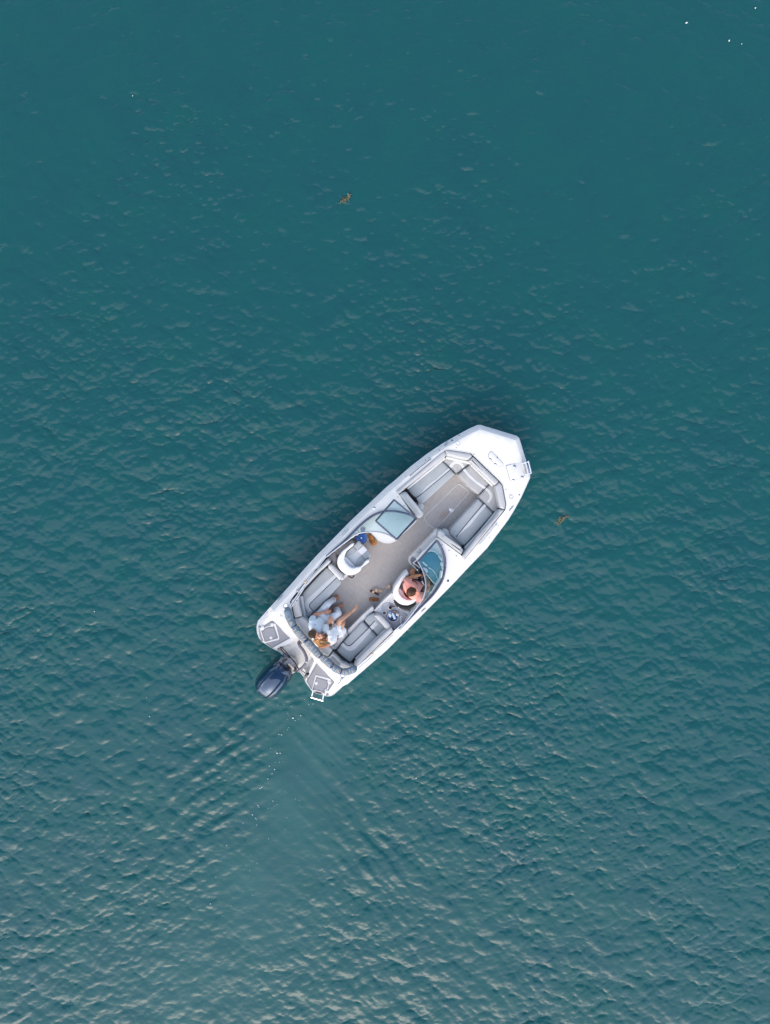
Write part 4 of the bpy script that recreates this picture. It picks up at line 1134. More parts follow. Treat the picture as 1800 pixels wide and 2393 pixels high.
# ribbed hose and control cables in the motor well
hp3 = smooth_line(poly3('I', [(1300, 590), (1290, 640), (1325, 720), (1390, 800), (1450, 900), (1490, 990), (1510, 1090), (1480, 1190), (1410, 1290), (1330, 1360), (1265, 1410)], [.84, .90, .92, .93, .94, .95, .96, .96, .95, .93, .90]), 8)
bm = bmesh.new(); tube(bm, hp3, [0.033 + 0.003 * (i % 2) for i in range(len(hp3))], 12); tube(bm, [hp3[0] + Vector((0, 0, .01)), P3('I', 1330, 590, .82), P3('I', 1375, 650, .72)], [.034, .03, .02], 10); hose = part('rigging_hose', bm, M_HOSE)
bm = bmesh.new(); i = 52 if len(hp3) > 52 else len(hp3) // 2; tube(bm, [hp3[i], hp3[i + 1], hp3[i + 2]], 0.037, 12); part('hose_clamp', bm, M_STRIPE, hose)
bm = bmesh.new(); tube(bm, smooth_line(poly3('I', [(770, 755), (820, 760), (900, 830), (980, 930), (1060, 1030), (1150, 1120), (1220, 1220), (1250, 1290)], [.60, .66, .70, .72, .78, .86, .90, .88]), 5), 0.012, 6)
tube(bm, smooth_line(poly3('I', [(790, 780), (850, 860), (920, 930), (1000, 1000), (1080, 1070), (1150, 1140)], [.58, .62, .66, .72, .78, .86]), 5), 0.012, 6); part('control_cable', bm, M_BLACK)
bm = bmesh.new(); tube(bm, smooth_line(poly3('I', [(1250, 1300), (1370, 1390), (1440, 1440), (1520, 1500)], [.88, .78, .7, .64]), 4), 0.011, 6); blob(bm, P3('I', 1520, 1500, .62), (.06, .04, .03), sub=2, noisy=.2); part('steering_cable', bm, M_BLACK)
bm = bmesh.new(); tube(bm, poly3('I', [(875, 935), (840, 985), (890, 1045)], [.62, .66, .68]), [0.014, 0.024, 0.02], 8); part('transom_fitting', bm, M_STRAPB)
# ------------------------------------------------------------------ people
M_SKIN = mat('skin_tan', (0.52, 0.245, 0.155), 0.55, var=0.08, scale=14)
M_SKIN2 = mat('skin_fair', (0.66, 0.36, 0.23), 0.5, var=0.06, scale=14)
M_SKIN3 = mat('skin_sunburnt', (0.58, 0.24, 0.11), 0.5, var=0.08, scale=14)
M_LIPS = mat('lips', (0.42, 0.10, 0.09), 0.4)
M_EYE = mat('eye', (0.05, 0.03, 0.025), 0.3)
M_HAIRD = mat('dark_brown_hair', (0.085, 0.035, 0.016), 0.5, var=0.5, scale=60)
M_HAIRM = mat('brown_hair', (0.085, 0.048, 0.026), 0.5, var=0.5, scale=60)
M_HAIRA = mat('auburn_hair', (0.36, 0.165, 0.045), 0.45, var=0.45, scale=40)
M_HAIRA2 = mat('dark_auburn_hair', (0.14, 0.05, 0.02), 0.45, var=0.4, scale=40)
M_TEE = mat('pale_blue_cotton', (0.63, 0.71, 0.76), 0.9, var=0.05, scale=10, bump=0.5, bscale=18, sheen=0.2)
M_TROUSER = mat('off_white_cotton', (0.69, 0.715, 0.73), 0.9, var=0.06, scale=10, bump=0.5, bscale=16, sheen=0.2)
M_DRESS = mat('white_cotton', (0.82, 0.82, 0.81), 0.9, var=0.05, scale=9, bump=0.6, bscale=16, sheen=0.2)
M_CORAL = mat('coral_cotton', (0.85, 0.34, 0.265), 0.9, var=0.06, scale=8, bump=0.5, bscale=14, sheen=0.2)
M_SHORTS = mat('navy_cotton', (0.035, 0.045, 0.075), 0.9, var=0.15, scale=10, bump=0.4, bscale=16)
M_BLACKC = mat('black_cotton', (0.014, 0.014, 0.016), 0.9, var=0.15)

def to_mesh(o):
    dg = bpy.context.evaluated_depsgraph_get()
    me = bpy.data.meshes.new_from_object(o.evaluated_get(dg), depsgraph=dg)
    old = o.data
    bpy.data.objects.remove(o); bpy.data.meshes.remove(old)
    return me

def skin(chains, joints, root, sub=2, fold=0.0, seed=0.0):
    """Grow one smooth surface round a tree of joints. joints: name -> (Vector, radius or (rx, ry))."""
    names = []; edges = set()
    for ch in chains:
        for k in ch:
            if k not in names: names.append(k)
        for a, b in zip(ch, ch[1:]): edges.add((a, b))
    idx = {k: i for i, k in enumerate(names)}
    me = bpy.data.meshes.new('tmp')
    me.from_pydata([joints[k][0] for k in names], [(idx[a], idx[b]) for a, b in edges], [])
    o = bpy.data.objects.new('tmp', me); C.objects.link(o)
    o.modifiers.new('s', 'SKIN')
    s2 = o.modifiers.new('u', 'SUBSURF'); s2.levels = sub; s2.render_levels = sub
    sv = me.skin_vertices[0].data
    for k in names:
        r = joints[k][1]
        sv[idx[k]].radius = r if isinstance(r, tuple) else (r, r)
        sv[idx[k]].use_root = (k == root)
    me2 = to_mesh(o)
    bm = bmesh.new(); bm.from_mesh(me2); bpy.data.meshes.remove(me2)
    if fold:
        bm.normal_update()
        for v in bm.verts:
            p = v.co * 13 + Vector((seed, 0, 0))
            v.co += v.normal * fold * (noise.noise(p) + 0.7 * noise.noise(p * 2.1))
    return bm

def hand(bm, wrist, direc, palm_n, size=1.0, curl=0.5, thumb_side=1):
    """Palm, four unequal bent fingers and a thumb from the side of the palm."""
    d = direc.normalized(); nrm = (palm_n - d * palm_n.dot(d)).normalized(); side = d.cross(nrm) * thumb_side
    j = {'w': (wrist, (0.026 * size, 0.021 * size)), 'p': (wrist + d * 0.045 * size, (0.042 * size, 0.020 * size)), 'k': (wrist + d * 0.092 * size, (0.042 * size, 0.016 * size))}
    h = skin([['w', 'p', 'k']], j, 'p', 1)
    tmp = bpy.data.meshes.new('t'); h.to_mesh(tmp); h.free(); bm.from_mesh(tmp); bpy.data.meshes.remove(tmp)
    for i, (off, L) in enumerate(((0.030, 0.072), (0.010, 0.082), (-0.010, 0.076), (-0.029, 0.058))):
        p = wrist + (d * 0.078 + side * off) * size; pts = [p]; a = 0.0
        for k, f in enumerate((0.45, 0.32, 0.23)):
            a += curl * (0.5 + 0.3 * k); p = p + (d * math.cos(a) + nrm * math.sin(a) + side * off * 1.5) * (L * f + (0.016 if k == 0 else 0)) * size; pts.append(p)
        tube(bm, pts, [0.0095 * size, 0.009 * size, 0.008 * size, 0.0065 * size], 7)
    p0 = wrist + (d * 0.03 + side * 0.032) * size
    tube(bm, [p0, p0 + (d * 0.03 + side * 0.022 + nrm * 0.012) * size, p0 + (d * 0.065 + side * 0.026 + nrm * 0.03) * size], [0.013 * size, 0.011 * size, 0.008 * size], 7)

def foot(bm, ankle, toe, size=1.0):
    """Heel, instep and five toes between the ankle and the toe tip (both in boat metres)."""
    d = (toe - ankle); d.z *= 0.9; L = d.length; d.normalize()
    side = Vector((-d.y, d.x, 0)).normalized(); up = side.cross(d) * -1
    if up.z < 0: up = -up
    j = {'a': (ankle, 0.040 * size), 'h': (ankle - up * 0.03 - d * 0.025, (0.035 * size, 0.035 * size)), 'm': (ankle.lerp(toe, .38) - up * 0.012, (0.040 * size, 0.030 * size)), 'b': (ankle.lerp(toe, .72) - up * 0.018, (0.045 * size, 0.022 * size))}
    f = skin([['a', 'h'], ['a', 'm', 'b']], j, 'a', 2)
    tmp = bpy.data.meshes.new('t'); f.to_mesh(tmp); f.free(); bm.from_mesh(tmp); bpy.data.meshes.remove(tmp)
    for i, (o, l, r) in enumerate(((0.034, 1.0, .0135), (0.015, .98, .0095), (0.0, .94, .009), (-0.015, .89, .0085), (-0.030, .82, .008))):
        b0 = ankle.lerp(toe, .70) - up * 0.018 + side * o * size; b1 = ankle.lerp(toe, l) - up * 0.024 + side * o * 1.05 * size
        tube(bm, [b0, b0.lerp(b1, .6), b1], [r * size, r * size, r * .8 * size], 7)

def head(bm, c, face, up, size=1.0):
    """Skull with jaw, nose, ears and lips; returns the rotation used."""
    f = face.normalized(); u = (up - f * up.dot(f)).normalized(); s = f.cross(u)
    rot = Matrix((f, s, u)).transposed()
    g = bmesh.ops.create_uvsphere(bm, u_segments=20, v_segments=14, radius=1.0)
    for v in g['verts']:
        p = v.co.copy(); x, y, z = p.x * 0.098, p.y * 0.076, p.z * 0.118
        if z < 0:
            k = 1 - 0.32 * (-z / 0.118); y *= k
            x = x * (1 - 0.22 * (-z / 0.118)) + 0.012 * (-z / 0.118)
        v.co = c + rot @ Vector((x, y, z)) * size
    nose = [c + rot @ Vector(q) * size for q in ((0.088, 0, 0.022), (0.104, 0, -0.005), (0.118, 0, -0.022), (0.098, 0, -0.032))]
    tube(bm, nose, [0.008 * size, 0.012 * size, 0.016 * size, 0.010 * size], 8)
    for sg in (1, -1):
        blob(bm, c + rot @ Vector((0.0, 0.078 * sg, -0.005)) * size, (0.022 * size, 0.010 * size, 0.032 * size), rot, 2)
        blob(bm, c + rot @ Vector((0.085, 0.030 * sg, 0.030)) * size, (0.012 * size, 0.022 * size, 0.006 * size), rot, 1)
    return rot

def face_details(parent, c, rot, size=1.0):
    bm = bmesh.new()
    for sg in (1, -1): blob(bm, c + rot @ Vector((0.088, 0.031 * sg, 0.012)) * size, (0.008 * size, 0.014 * size, 0.007 * size), rot, 2)
    link('eyes', mesh_of(bm, 'eyes'), M_EYE, parent)['kind'] = 'stuff'
    bm = bmesh.new(); blob(bm, c + rot @ Vector((0.092, 0, -0.058)) * size, (0.010 * size, 0.024 * size, 0.009 * size), rot, 2)
    link('mouth', mesh_of(bm, 'mouth'), M_LIPS, parent)

def strands(bm, root_fn, n, length, radius, drift, jitter=0.02, seg=4):
    for i in range(n):
        p, d = root_fn(i)
        pts = [p]; q = d.normalized()
        for k in range(seg):
            q = (q + drift * (0.35 + 0.2 * k) + Vector((random.uniform(-1, 1), random.uniform(-1, 1), random.uniform(-1, 1))) * jitter * 10).normalized()
            pts.append(pts[-1] + q * (length * random.uniform(.7, 1.2) / seg))
        tube(bm, pts, [radius, radius * 1.1, radius, radius * .7, radius * .3][:len(pts)], 4)

def short_hair(c, rot, size, material, parent, n=260, length=0.05):
    bm = bmesh.new()
    g = bmesh.ops.create_uvsphere(bm, u_segments=20, v_segments=12, radius=1.0)
    kill = []
    for v in g['verts']:
        p = v.co.copy()
        if p.z < -0.15 + 0.55 * max(0, p.x) + (0.35 if p.x > .55 else 0): kill.append(v)
        k = 1.06 + 0.05 * noise.noise(p * 5)
        v.co = c + rot @ Vector((p.x * 0.102 * k, p.y * 0.082 * k, p.z * 0.124 * k)) * size
    bmesh.ops.delete(bm, geom=kill, context='VERTS')
    def root(i):
        while True:
            p = Vector((random.gauss(0, 1), random.gauss(0, 1), random.gauss(0, 1))).normalized()
            if p.z > -0.12 + 0.55 * max(0, p.x) + (0.35 if p.x > .55 else 0): break
        q = Vector((p.x * 0.102, p.y * 0.082, p.z * 0.124)) * size
        swirl = rot @ Vector((0.3 - p.x, -p.y + 0.4, 0.2)).normalized()
        return c + rot @ q, (rot @ p) * 0.5 + swirl * 0.6
    strands(bm, root, n, length, 0.0048, Vector((0, 0, -0.25)), 0.03)
    return link('hair', mesh_of(bm, 'hair'), material, parent)

def person(base, label, group=None):
    o = bpy.data.objects.new('person', None); C.objects.link(o)
    o.matrix_world = BOAT_M @ Matrix.Translation(base)
    tag(o, label, 'person', group)
    return o
def piece(name, bm, material, parent, base):
    for v in bm.verts: v.co -= base
    return link(name, mesh_of(bm, name, True, 60), material, parent)
def absorb(bm, other):
    tmp = bpy.data.meshes.new('t'); other.to_mesh(tmp); other.free(); bm.from_mesh(tmp); bpy.data.meshes.remove(tmp)

# ---- man in pale T-shirt and rolled trousers, sitting on the transom bench
def FJ(x, y, z): return P3('F', x, y, z)
base = FJ(600, 860, SEAT_Z)
man = person(base, 'barefoot man in a pale blue T-shirt and rolled white trousers on the stern bench')
J = {'pelvis': (FJ(640, 850, .80), (.135, .11)), 'waist': (FJ(570, 910, .93), (.14, .105)), 'chest': (FJ(490, 985, 1.10), (.165, .115)), 'neckb': (FJ(440, 1075, 1.24), .07), 'neck': (FJ(435, 1110, 1.30), .052),
     'sP': (FJ(395, 860, 1.20), .068), 'eP': (FJ(470, 690, .97), .044), 'wP': (FJ(720, 625, .90), .030),
     'sS': (FJ(500, 1310, 1.18), .068), 'eS': (FJ(650, 1490, 1.02), .044), 'wS': (FJ(920, 1385, .98), .030),
     'hP': (FJ(575, 730, .78), .090), 'kP': (FJ(790, 430, .76), .066), 'aP': (FJ(935, 325, .40), .040),
     'hS': (FJ(740, 850, .78), .090), 'kS': (FJ(1075, 665, .78), .066), 'aS': (FJ(1000, 560, .38), .040)}
hc = FJ(440, 1150, 1.40); face = (FJ(640, 1190, 1.42) - hc)
bm = skin([['pelvis', 'waist', 'chest', 'neckb', 'neck'], ['chest', 'sP', 'eP', 'wP'], ['chest', 'sS', 'eS', 'wS'], ['pelvis', 'hP', 'kP', 'aP'], ['pelvis', 'hS', 'kS', 'aS']], J, 'pelvis')
hrot = head(bm, hc, face, Vector((-.25, .15, 1)))
hand(bm, J['wP'][0], FJ(860, 625, .86) - J['wP'][0], Vector((0.2, -0.1, -1)), 1.05, 0.5, 1)
hand(bm, J['wS'][0], FJ(1035, 1285, .96) - J['wS'][0], Vector((-.3, .5, -.6)), 1.0, 0.4, -1)
foot(bm, J['aP'][0], FJ(1085, 255, .315), 1.1); foot(bm, FJ(960, 550, .37), FJ(1190, 440, .315), 1.1)
piece('body', bm, M_SKIN, man, base)
def scaled(d, k, keys, add=0.0): return {q: (d[q][0], tuple(r * k + add for r in d[q][1]) if isinstance(d[q][1], tuple) else d[q][1] * k + add) for q in keys}
T = scaled(J, 1.10, ['pelvis', 'waist', 'chest', 'neckb', 'sP', 'sS'], .008)
T['uP'] = (J['sP'][0].lerp(J['eP'][0], .72), .075); T['uS'] = (J['sS'][0].lerp(J['eS'][0], .6), .078)
T['neckb'] = (FJ(440, 1085, 1.245), .088); T['pelvis'] = (J['pelvis'][0].lerp(J['waist'][0], .3), (.155, .13))
piece('t_shirt', skin([['pelvis', 'waist', 'chest', 'neckb'], ['chest', 'sP', 'uP'], ['chest', 'sS', 'uS']], T, 'waist', 2, 0.011, 1.7), M_TEE, man, base)
T = scaled(J, 1.12, ['pelvis', 'hP', 'hS', 'kP', 'kS'], .012)
T['cP'] = (J['kP'][0].lerp(J['aP'][0], .86), .066); T['cS'] = (J['kS'][0].lerp(J['aS'][0], .80), .068)
piece('trousers', skin([['pelvis', 'hP', 'kP', 'cP'], ['pelvis', 'hS', 'kS', 'cS']], T, 'pelvis', 2, 0.009, 4.2), M_TROUSER, man, base)
for a, b, k in (('kP', 'aP', .86), ('kS', 'aS', .80)):
    bm = bmesh.new(); p = J[a][0].lerp(J[b][0], k); d = (J[b][0] - J[a][0]).normalized(); u = d.orthogonal().normalized(); w = d.cross(u)
    tube(bm, [p + (u * math.cos(t) + w * math.sin(t)) * .064 for t in np.linspace(0, 6.283, 16, endpoint=False)], .016, 6, closed=True); piece('rolled_cuff', bm, M_TROUSER, man, base)
h = short_hair(hc - base, hrot, 1.03, M_HAIRM, man, 320, .035)

# ---- woman in a white dress leaning on him
base = FJ(950, 1090, SEAT_Z)
woman = person(base, 'barefoot woman with long auburn hair in a white dress, leaning on the man')
J = {'pelvis': (FJ(960, 1085, .80), (.14, .115)), 'waist': (FJ(870, 1140, .95), (.105, .09)), 'chest': (FJ(770, 1200, 1.10), (.125, .10)), 'neckb': (FJ(690, 1235, 1.21), .058), 'neck': (FJ(650, 1245, 1.26), .044),
     'sP': (FJ(745, 1100, 1.17), .055), 'eP': (FJ(730, 960, 1.00), .038), 'wP': (FJ(830, 895, .98), .026),
     'sS': (FJ(850, 1335, 1.15), .055), 'eS': (FJ(960, 1180, .99), .038), 'wS': (FJ(905, 920, .97), .026),
     'hP': (FJ(990, 1030, .82), .085), 'kP': (FJ(1090, 830, .88), .060), 'aP': (FJ(1375, 620, .56), .035),
     'hS': (FJ(1050, 1090, .80), .085), 'kS': (FJ(1165, 905, .78), .058), 'aS': (FJ(1190, 700, .39), .034)}
hc = FJ(590, 1245, 1.34); face = FJ(600, 1150, 1.47) - hc
bm = skin([['pelvis', 'waist', 'chest', 'neckb', 'neck'], ['chest', 'sP', 'eP', 'wP'], ['chest', 'sS', 'eS', 'wS'], ['pelvis', 'hP', 'kP', 'aP'], ['pelvis', 'hS', 'kS', 'aS']], J, 'pelvis')
wrot = head(bm, hc, face, FJ(470, 1260, 1.36) - hc, 0.96)
hand(bm, J['wP'][0], FJ(845, 770, .98) - J['wP'][0], Vector((.3, -.3, -.8)), .92, .35, -1)
hand(bm, J['wS'][0], FJ(900, 760, .99) - J['wS'][0], Vector((-.2, .3, -.8)), .92, .35, 1)
foot(bm, J['aP'][0], FJ(1535, 480, .50), .95); foot(bm, J['aS'][0], FJ(1215, 640, .315), .9)
wb = piece('body', bm, M_SKIN2, woman, base)
face_details(woman, hc - base, wrot, .96)
T = scaled(J, 1.12, ['pelvis', 'waist', 'chest', 'hP', 'hS', 'sP', 'sS'], .012)
T['sP'] = (J['sP'][0], .085); T['sS'] = (J['sS'][0], .095)
T['uP'] = (J['sP'][0].lerp(J['eP'][0], .6), .088); T['vP'] = (J['eP'][0].lerp(J['wP'][0], .35), .065)
T['uS'] = (FJ(930, 1250, 1.07), .105); T['vS'] = (FJ(950, 1080, .99), .085); T['xS'] = (FJ(940, 980, .98), .062)
T['qP'] = (J['hP'][0].lerp(J['kP'][0], .70), .105); T['qS'] = (J['hS'][0].lerp(J['kS'][0], .62), .100)
bm = skin([['pelvis', 'waist', 'chest'], ['chest', 'sP', 'uP', 'vP'], ['chest', 'sS', 'uS', 'vS', 'xS'], ['pelvis', 'hP', 'qP'], ['pelvis', 'hS', 'qS']], T, 'waist', 3, 0.016, 9.0)
T2 = {'a': (FJ(1000, 1110, .80), (.15, .07)), 'b': (FJ(1110, 1100, .77), (.15, .06)), 'c': (FJ(1190, 1060, .74), (.11, .045)), 'd': (FJ(1235, 1030, .71), (.06, .03)), 'e': (FJ(1030, 1240, .75), (.05, .03))}
absorb(bm, skin([['a', 'b', 'c', 'd'], ['b', 'e']], T2, 'b', 3, 0.016, 3.0))
piece('dress', bm, M_DRESS, woman, base)
# long wavy hair spread over the man's arm
bm = bmesh.new()
hloc = hc
blob(bm, hc + wrot @ Vector((-.035, 0, .02)), (.095, .092, .112), wrot, 3, 0.12, 2.0)
def lock(p0, p1, p2, p3, r, n=7):
    for k in range(n):
        j = [Vector((random.uniform(-1, 1), random.uniform(-1, 1), random.uniform(-.4, .6))) * r for _ in range(4)]
        pts = smooth_line([p + q * (0.5 + 0.25 * i) for i, (p, q) in enumerate(zip((p0, p1, p2, p3), j))], 4)
        m = len(pts) - 1
        tube(bm, [q + Vector((math.sin(i * 1.3 + k), math.cos(i * 1.7 + k), 0)) * 0.007 for i, q in enumerate(pts)], [0.0125 * (1 - 0.75 * i / m) for i in range(m + 1)], 5)
lock(FJ(540, 1290, 1.42), FJ(560, 1370, 1.38), FJ(640, 1420, 1.30), FJ(740, 1400, 1.24), .030, 16)
lock(FJ(500, 1300, 1.40), FJ(520, 1390, 1.34), FJ(600, 1430, 1.28), FJ(690, 1440, 1.22), .030, 14)
lock(FJ(480, 1270, 1.40), FJ(470, 1330, 1.36), FJ(540, 1400, 1.30), FJ(620, 1420, 1.26), .026, 12)
lock(FJ(600, 1320, 1.42), FJ(660, 1350, 1.36), FJ(720, 1330, 1.30), FJ(790, 1290, 1.24), .026, 12)
piece('hair', bm, M_HAIRA, woman, base)
bm = bmesh.new()
lock(FJ(660, 1230, 1.38), FJ(720, 1200, 1.34), FJ(750, 1160, 1.28), FJ(770, 1230, 1.24), .020, 12)
lock(FJ(660, 1270, 1.38), FJ(700, 1280, 1.34), FJ(740, 1230, 1.28), FJ(780, 1190, 1.25), .020, 10)
lock(FJ(520, 1215, 1.40), FJ(500, 1250, 1.40), FJ(500, 1290, 1.36), FJ(520, 1340, 1.3), .014, 8)
piece('hair', bm, M_HAIRA2, woman, base)

# ---- driver in a coral T-shirt at the helm
def GJ(x, y, z): return P3('G', x, y, z)
base = GJ(1190, 650, .74)
driver = person(base, 'driver in a coral T-shirt and dark shorts in the helm seat behind the windshield')
J = {'pelvis': (GJ(1215, 690, .86), (.145, .12)), 'waist': (GJ(1190, 690, 1.00), (.15, .115)), 'chest': (GJ(1165, 700, 1.20), (.175, .125)), 'neckb': (GJ(1150, 730, 1.36), .07), 'neck': (GJ(1150, 745, 1.42), .055),
     'sP': (GJ(1050, 500, 1.30), .070), 'eP': (GJ(1170, 400, 1.08), .047), 'wP': (GJ(1420, 330, 1.02), .032),
     'sS': (GJ(1310, 900, 1.30), .070), 'eS': (GJ(1440, 840, 1.08), .047), 'wS': (GJ(1590, 640, 1.02), .032),
     'hP': (GJ(1180, 560, .84), .095), 'kP': (GJ(1190, 250, .84), .070), 'aP': (GJ(1330, 180, .40), .042),
     'hS': (GJ(1300, 720, .84), .095), 'kS': (GJ(1540, 560, .84), .070), 'aS': (GJ(1640, 470, .40), .042)}
hc = GJ(1145, 760, 1.55); face = Vector((0.9, 0.05, -0.35))
bm = skin([['pelvis', 'waist', 'chest', 'neckb', 'neck'], ['chest', 'sP', 'eP', 'wP'], ['chest', 'sS', 'eS', 'wS'], ['pelvis', 'hP', 'kP', 'aP'], ['pelvis', 'hS', 'kS', 'aS']], J, 'pelvis')
drot = head(bm, hc, face, Vector((0.3, 0, 1)), 1.04)
hand(bm, J['wP'][0], GJ(1500, 330, 1.0) - J['wP'][0], Vector((0.1, -0.2, -1)), 1.05, 0.6, -1)
hand(bm, J['wS'][0], GJ(1560, 540, 1.02) - J['wS'][0], Vector((0.2, 0.3, -1)), 1.05, 0.7, 1)
foot(bm, J['aP'][0], J['aP'][0] + Vector((.20, -.02, -.075)), 1.1); foot(bm, J['aS'][0], J['aS'][0] + Vector((.20, -.02, -.075)), 1.1)
piece('body', bm, M_SKIN3, driver, base)
T = scaled(J, 1.12, ['pelvis', 'waist', 'chest', 'sP', 'sS'], .012)
T['chest'] = (GJ(1140, 690, 1.20), (.25, .19)); T['waist'] = (GJ(1170, 680, 1.0), (.23, .18)); T['neckb'] = (GJ(1140, 715, 1.35), .12)
T['sP'] = (GJ(1045, 520, 1.28), .115); T['sS'] = (GJ(1290, 880, 1.28), .125)
T['uP'] = (GJ(1110, 425, 1.17), .085); T['uS'] = (GJ(1420, 860, 1.15), .095); T['pelvis'] = (J['pelvis'][0], (.17, .14))
T['vS'] = (GJ(1445, 835, 1.11), .085)
piece('t_shirt', skin([['pelvis', 'waist', 'chest', 'neckb'], ['chest', 'sP', 'uP'], ['chest', 'sS', 'uS', 'vS']], T, 'waist', 3, 0.013, 6.0), M_CORAL, driver, base)
T = scaled(J, 1.12, ['pelvis', 'hP', 'hS'], .012)
T['qP'] = (J['hP'][0].lerp(J['kP'][0], .80), .092); T['qS'] = (J['hS'][0].lerp(J['kS'][0], .80), .092)
piece('shorts', skin([['pelvis', 'hP', 'qP'], ['pelvis', 'hS', 'qS']], T, 'pelvis', 2, 0.008, 2.0), M_SHORTS, driver, base)
short_hair(hc - base, drot, 1.08, M_HAIRD, driver, 420, .055)
# ------------------------------------------------------------------ loose things lying in the boat
M_TAN = mat('tan_leather', (0.42, 0.175, 0.045), 0.6, var=0.15, scale=30)
M_TAN2 = mat('dark_tan_leather', (0.24, 0.085, 0.025), 0.6, var=0.15, scale=30)
M_BEIGE = mat('beige_sole', (0.56, 0.40, 0.27), 0.7, var=0.08, scale=30)
M_NUDE = mat('pink_beige_strap', (0.66, 0.52, 0.47), 0.6, var=0.05)
M_BROWN = mat('dark_brown_sole', (0.07, 0.035, 0.022), 0.7, var=0.2, scale=30)
M_BLUE = mat('blue_plastic', (0.012, 0.085, 0.33), 0.4, var=0.08, scale=8)
M_WHITE = mat('white_plastic', (0.80, 0.80, 0.80), 0.35, var=0.03)

def thing(name, base, label, cat, group=None):
    o = bpy.data.objects.new(name, None); C.objects.link(o)
    o.matrix_world = BOAT_M @ Matrix.Translation(base)
    return tag(o, label, cat, group)
def bit(name, bm, material, parent, base, angle=50):
    for v in bm.verts: v.co -= base
    return link(name, mesh_of(bm, name, True, angle), material, parent)

def sandal(sheet, heel, toe, z, sole_m, strap_m, label, style, tilt=0.0, w=1.0):
    a = P3(sheet, *heel, z); b = P3(sheet, *toe, z); d = (b - a); L = d.length; d.normalize(); s = Vector((-d.y, d.x, 0)); base = (a + b) / 2
    o = thing('sandal', base, label, 'sandal', 'sandals left on the cockpit floor')
    prof = [(0, .0), (.03, .024), (.15, .034), (.35, .031), (.55, .036), (.75, .045), (.90, .040), (.98, .022), (1, 0)]
    poly = [Vector((a + d * (t * L) + s * h * w).xy) for t, h in prof] + [Vector((a + d * (t * L) - s * h * w * .95).xy) for t, h in prof[::-1][1:-1]]
    bm = bmesh.new(); prism(bm, poly, z, z + 0.022, 0.006, 2)
    if tilt:
        rot = Matrix.Rotation(tilt, 3, d)
        for v in bm.verts: v.co = base + rot @ (v.co - base) + Vector((0, 0, .035))
    bit('sole', bm, sole_m, o, base)
    R_ = Matrix.Rotation(tilt, 3, d) if tilt else Matrix.Identity(3); up = Vector((0, 0, .035)) if tilt else Vector()
    pt = lambda t, off, h: base + R_ @ (a + d * (t * L) + s * off * w + Vector((0, 0, h)) - base) + up
    bm = bmesh.new()
    if style == 'slide':
        for t in (0.58, 0.63, 0.68, 0.73): tube(bm, smooth_line([pt(t, .044, .012), pt(t, .03, .052), pt(t, 0, .062), pt(t, -.03, .052), pt(t, -.044, .012)], 3), 0.011, 6)
    else:
        for sg in (1, -1): tube(bm, smooth_line([pt(.84, 0, .022), pt(.74, .018 * sg, .045), pt(.58, .034 * sg, .04), pt(.46, .034 * sg, .014)], 4), 0.011, 6, flat=.6)
    bit('strap', bm, strap_m, o, base)
    return o
FZ = FLOOR_Z + 0.001
sandal('G', (480, 745), (222, 695), FZ, M_BEIGE, M_NUDE, 'beige slide sandal with a wide pale strap, lying upright on the floor', 'slide', 0, 1.05)
sandal('G', (370, 840), (150, 728), FZ, M_BROWN, M_BEIGE, 'dark brown sandal turned on its side against the beige slide', 'slide', 1.0, .8)
sandal('G', (378, 945), (128, 940), FZ, M_TAN2, M_TAN, 'dark brown thong sandal with tan straps, lying by itself on the floor', 'thong', 0, 1.1)
sandal('G', (790, 575), (535, 660), FZ, M_BEIGE, M_NUDE, 'beige sandal half hidden under the edge of the driver seat', 'slide', 0, 1.0)
sandal('K', (1440, 340), (1590, 650), FZ + 0.0, M_TAN, M_TAN2, 'tan flip-flop next to the blue lidded bucket, the lower of two', 'thong', 0, 1.15)
sandal('K', (1500, 350), (1640, 640), FZ + 0.055, M_TAN, M_TAN, 'tan flip-flop stacked on its twin beside the port console', 'thong', 0, 1.15)

# blue lidded bucket between the port chair and the console
base = P3('K', 1245, 450, FLOOR_Z)
bk = thing('bucket', base, 'blue bucket with a moulded lid and white knob, ahead of the empty chair', 'bucket')
bp = rounded(P2('K', [(1088, 425), (1200, 345), (1350, 308), (1392, 380), (1392, 520), (1350, 580), (1285, 605), (1150, 550), (1085, 480)], 0.62), 0.03, 3)
bm = bmesh.new(); prism(bm, inset(ccw(bp), .012), FLOOR_Z, 0.60, .01, 1); bit('tub', bm, M_BLUE, bk, base)
bm = bmesh.new(); prism(bm, bp, 0.595, 0.63, 0.012, 2); lid = bit('lid', bm, M_BLUE, bk, base)
c = P3('K', 1245, 442, 0.63)
for r in (.055, .034):
    bm = bmesh.new(); tube(bm, [c + Vector((r * math.cos(t), r * math.sin(t), 0)) for t in np.linspace(0, 6.283, 24, endpoint=False)], .006, 6, closed=True); bit('lid_ring', bm, M_BLUE, lid, base)
bm = bmesh.new(); lathe(bm, [(.017, -.002), (.017, .012), (.010, .018)], 14, c); bit('knob', bm, M_WHITE, lid, base)

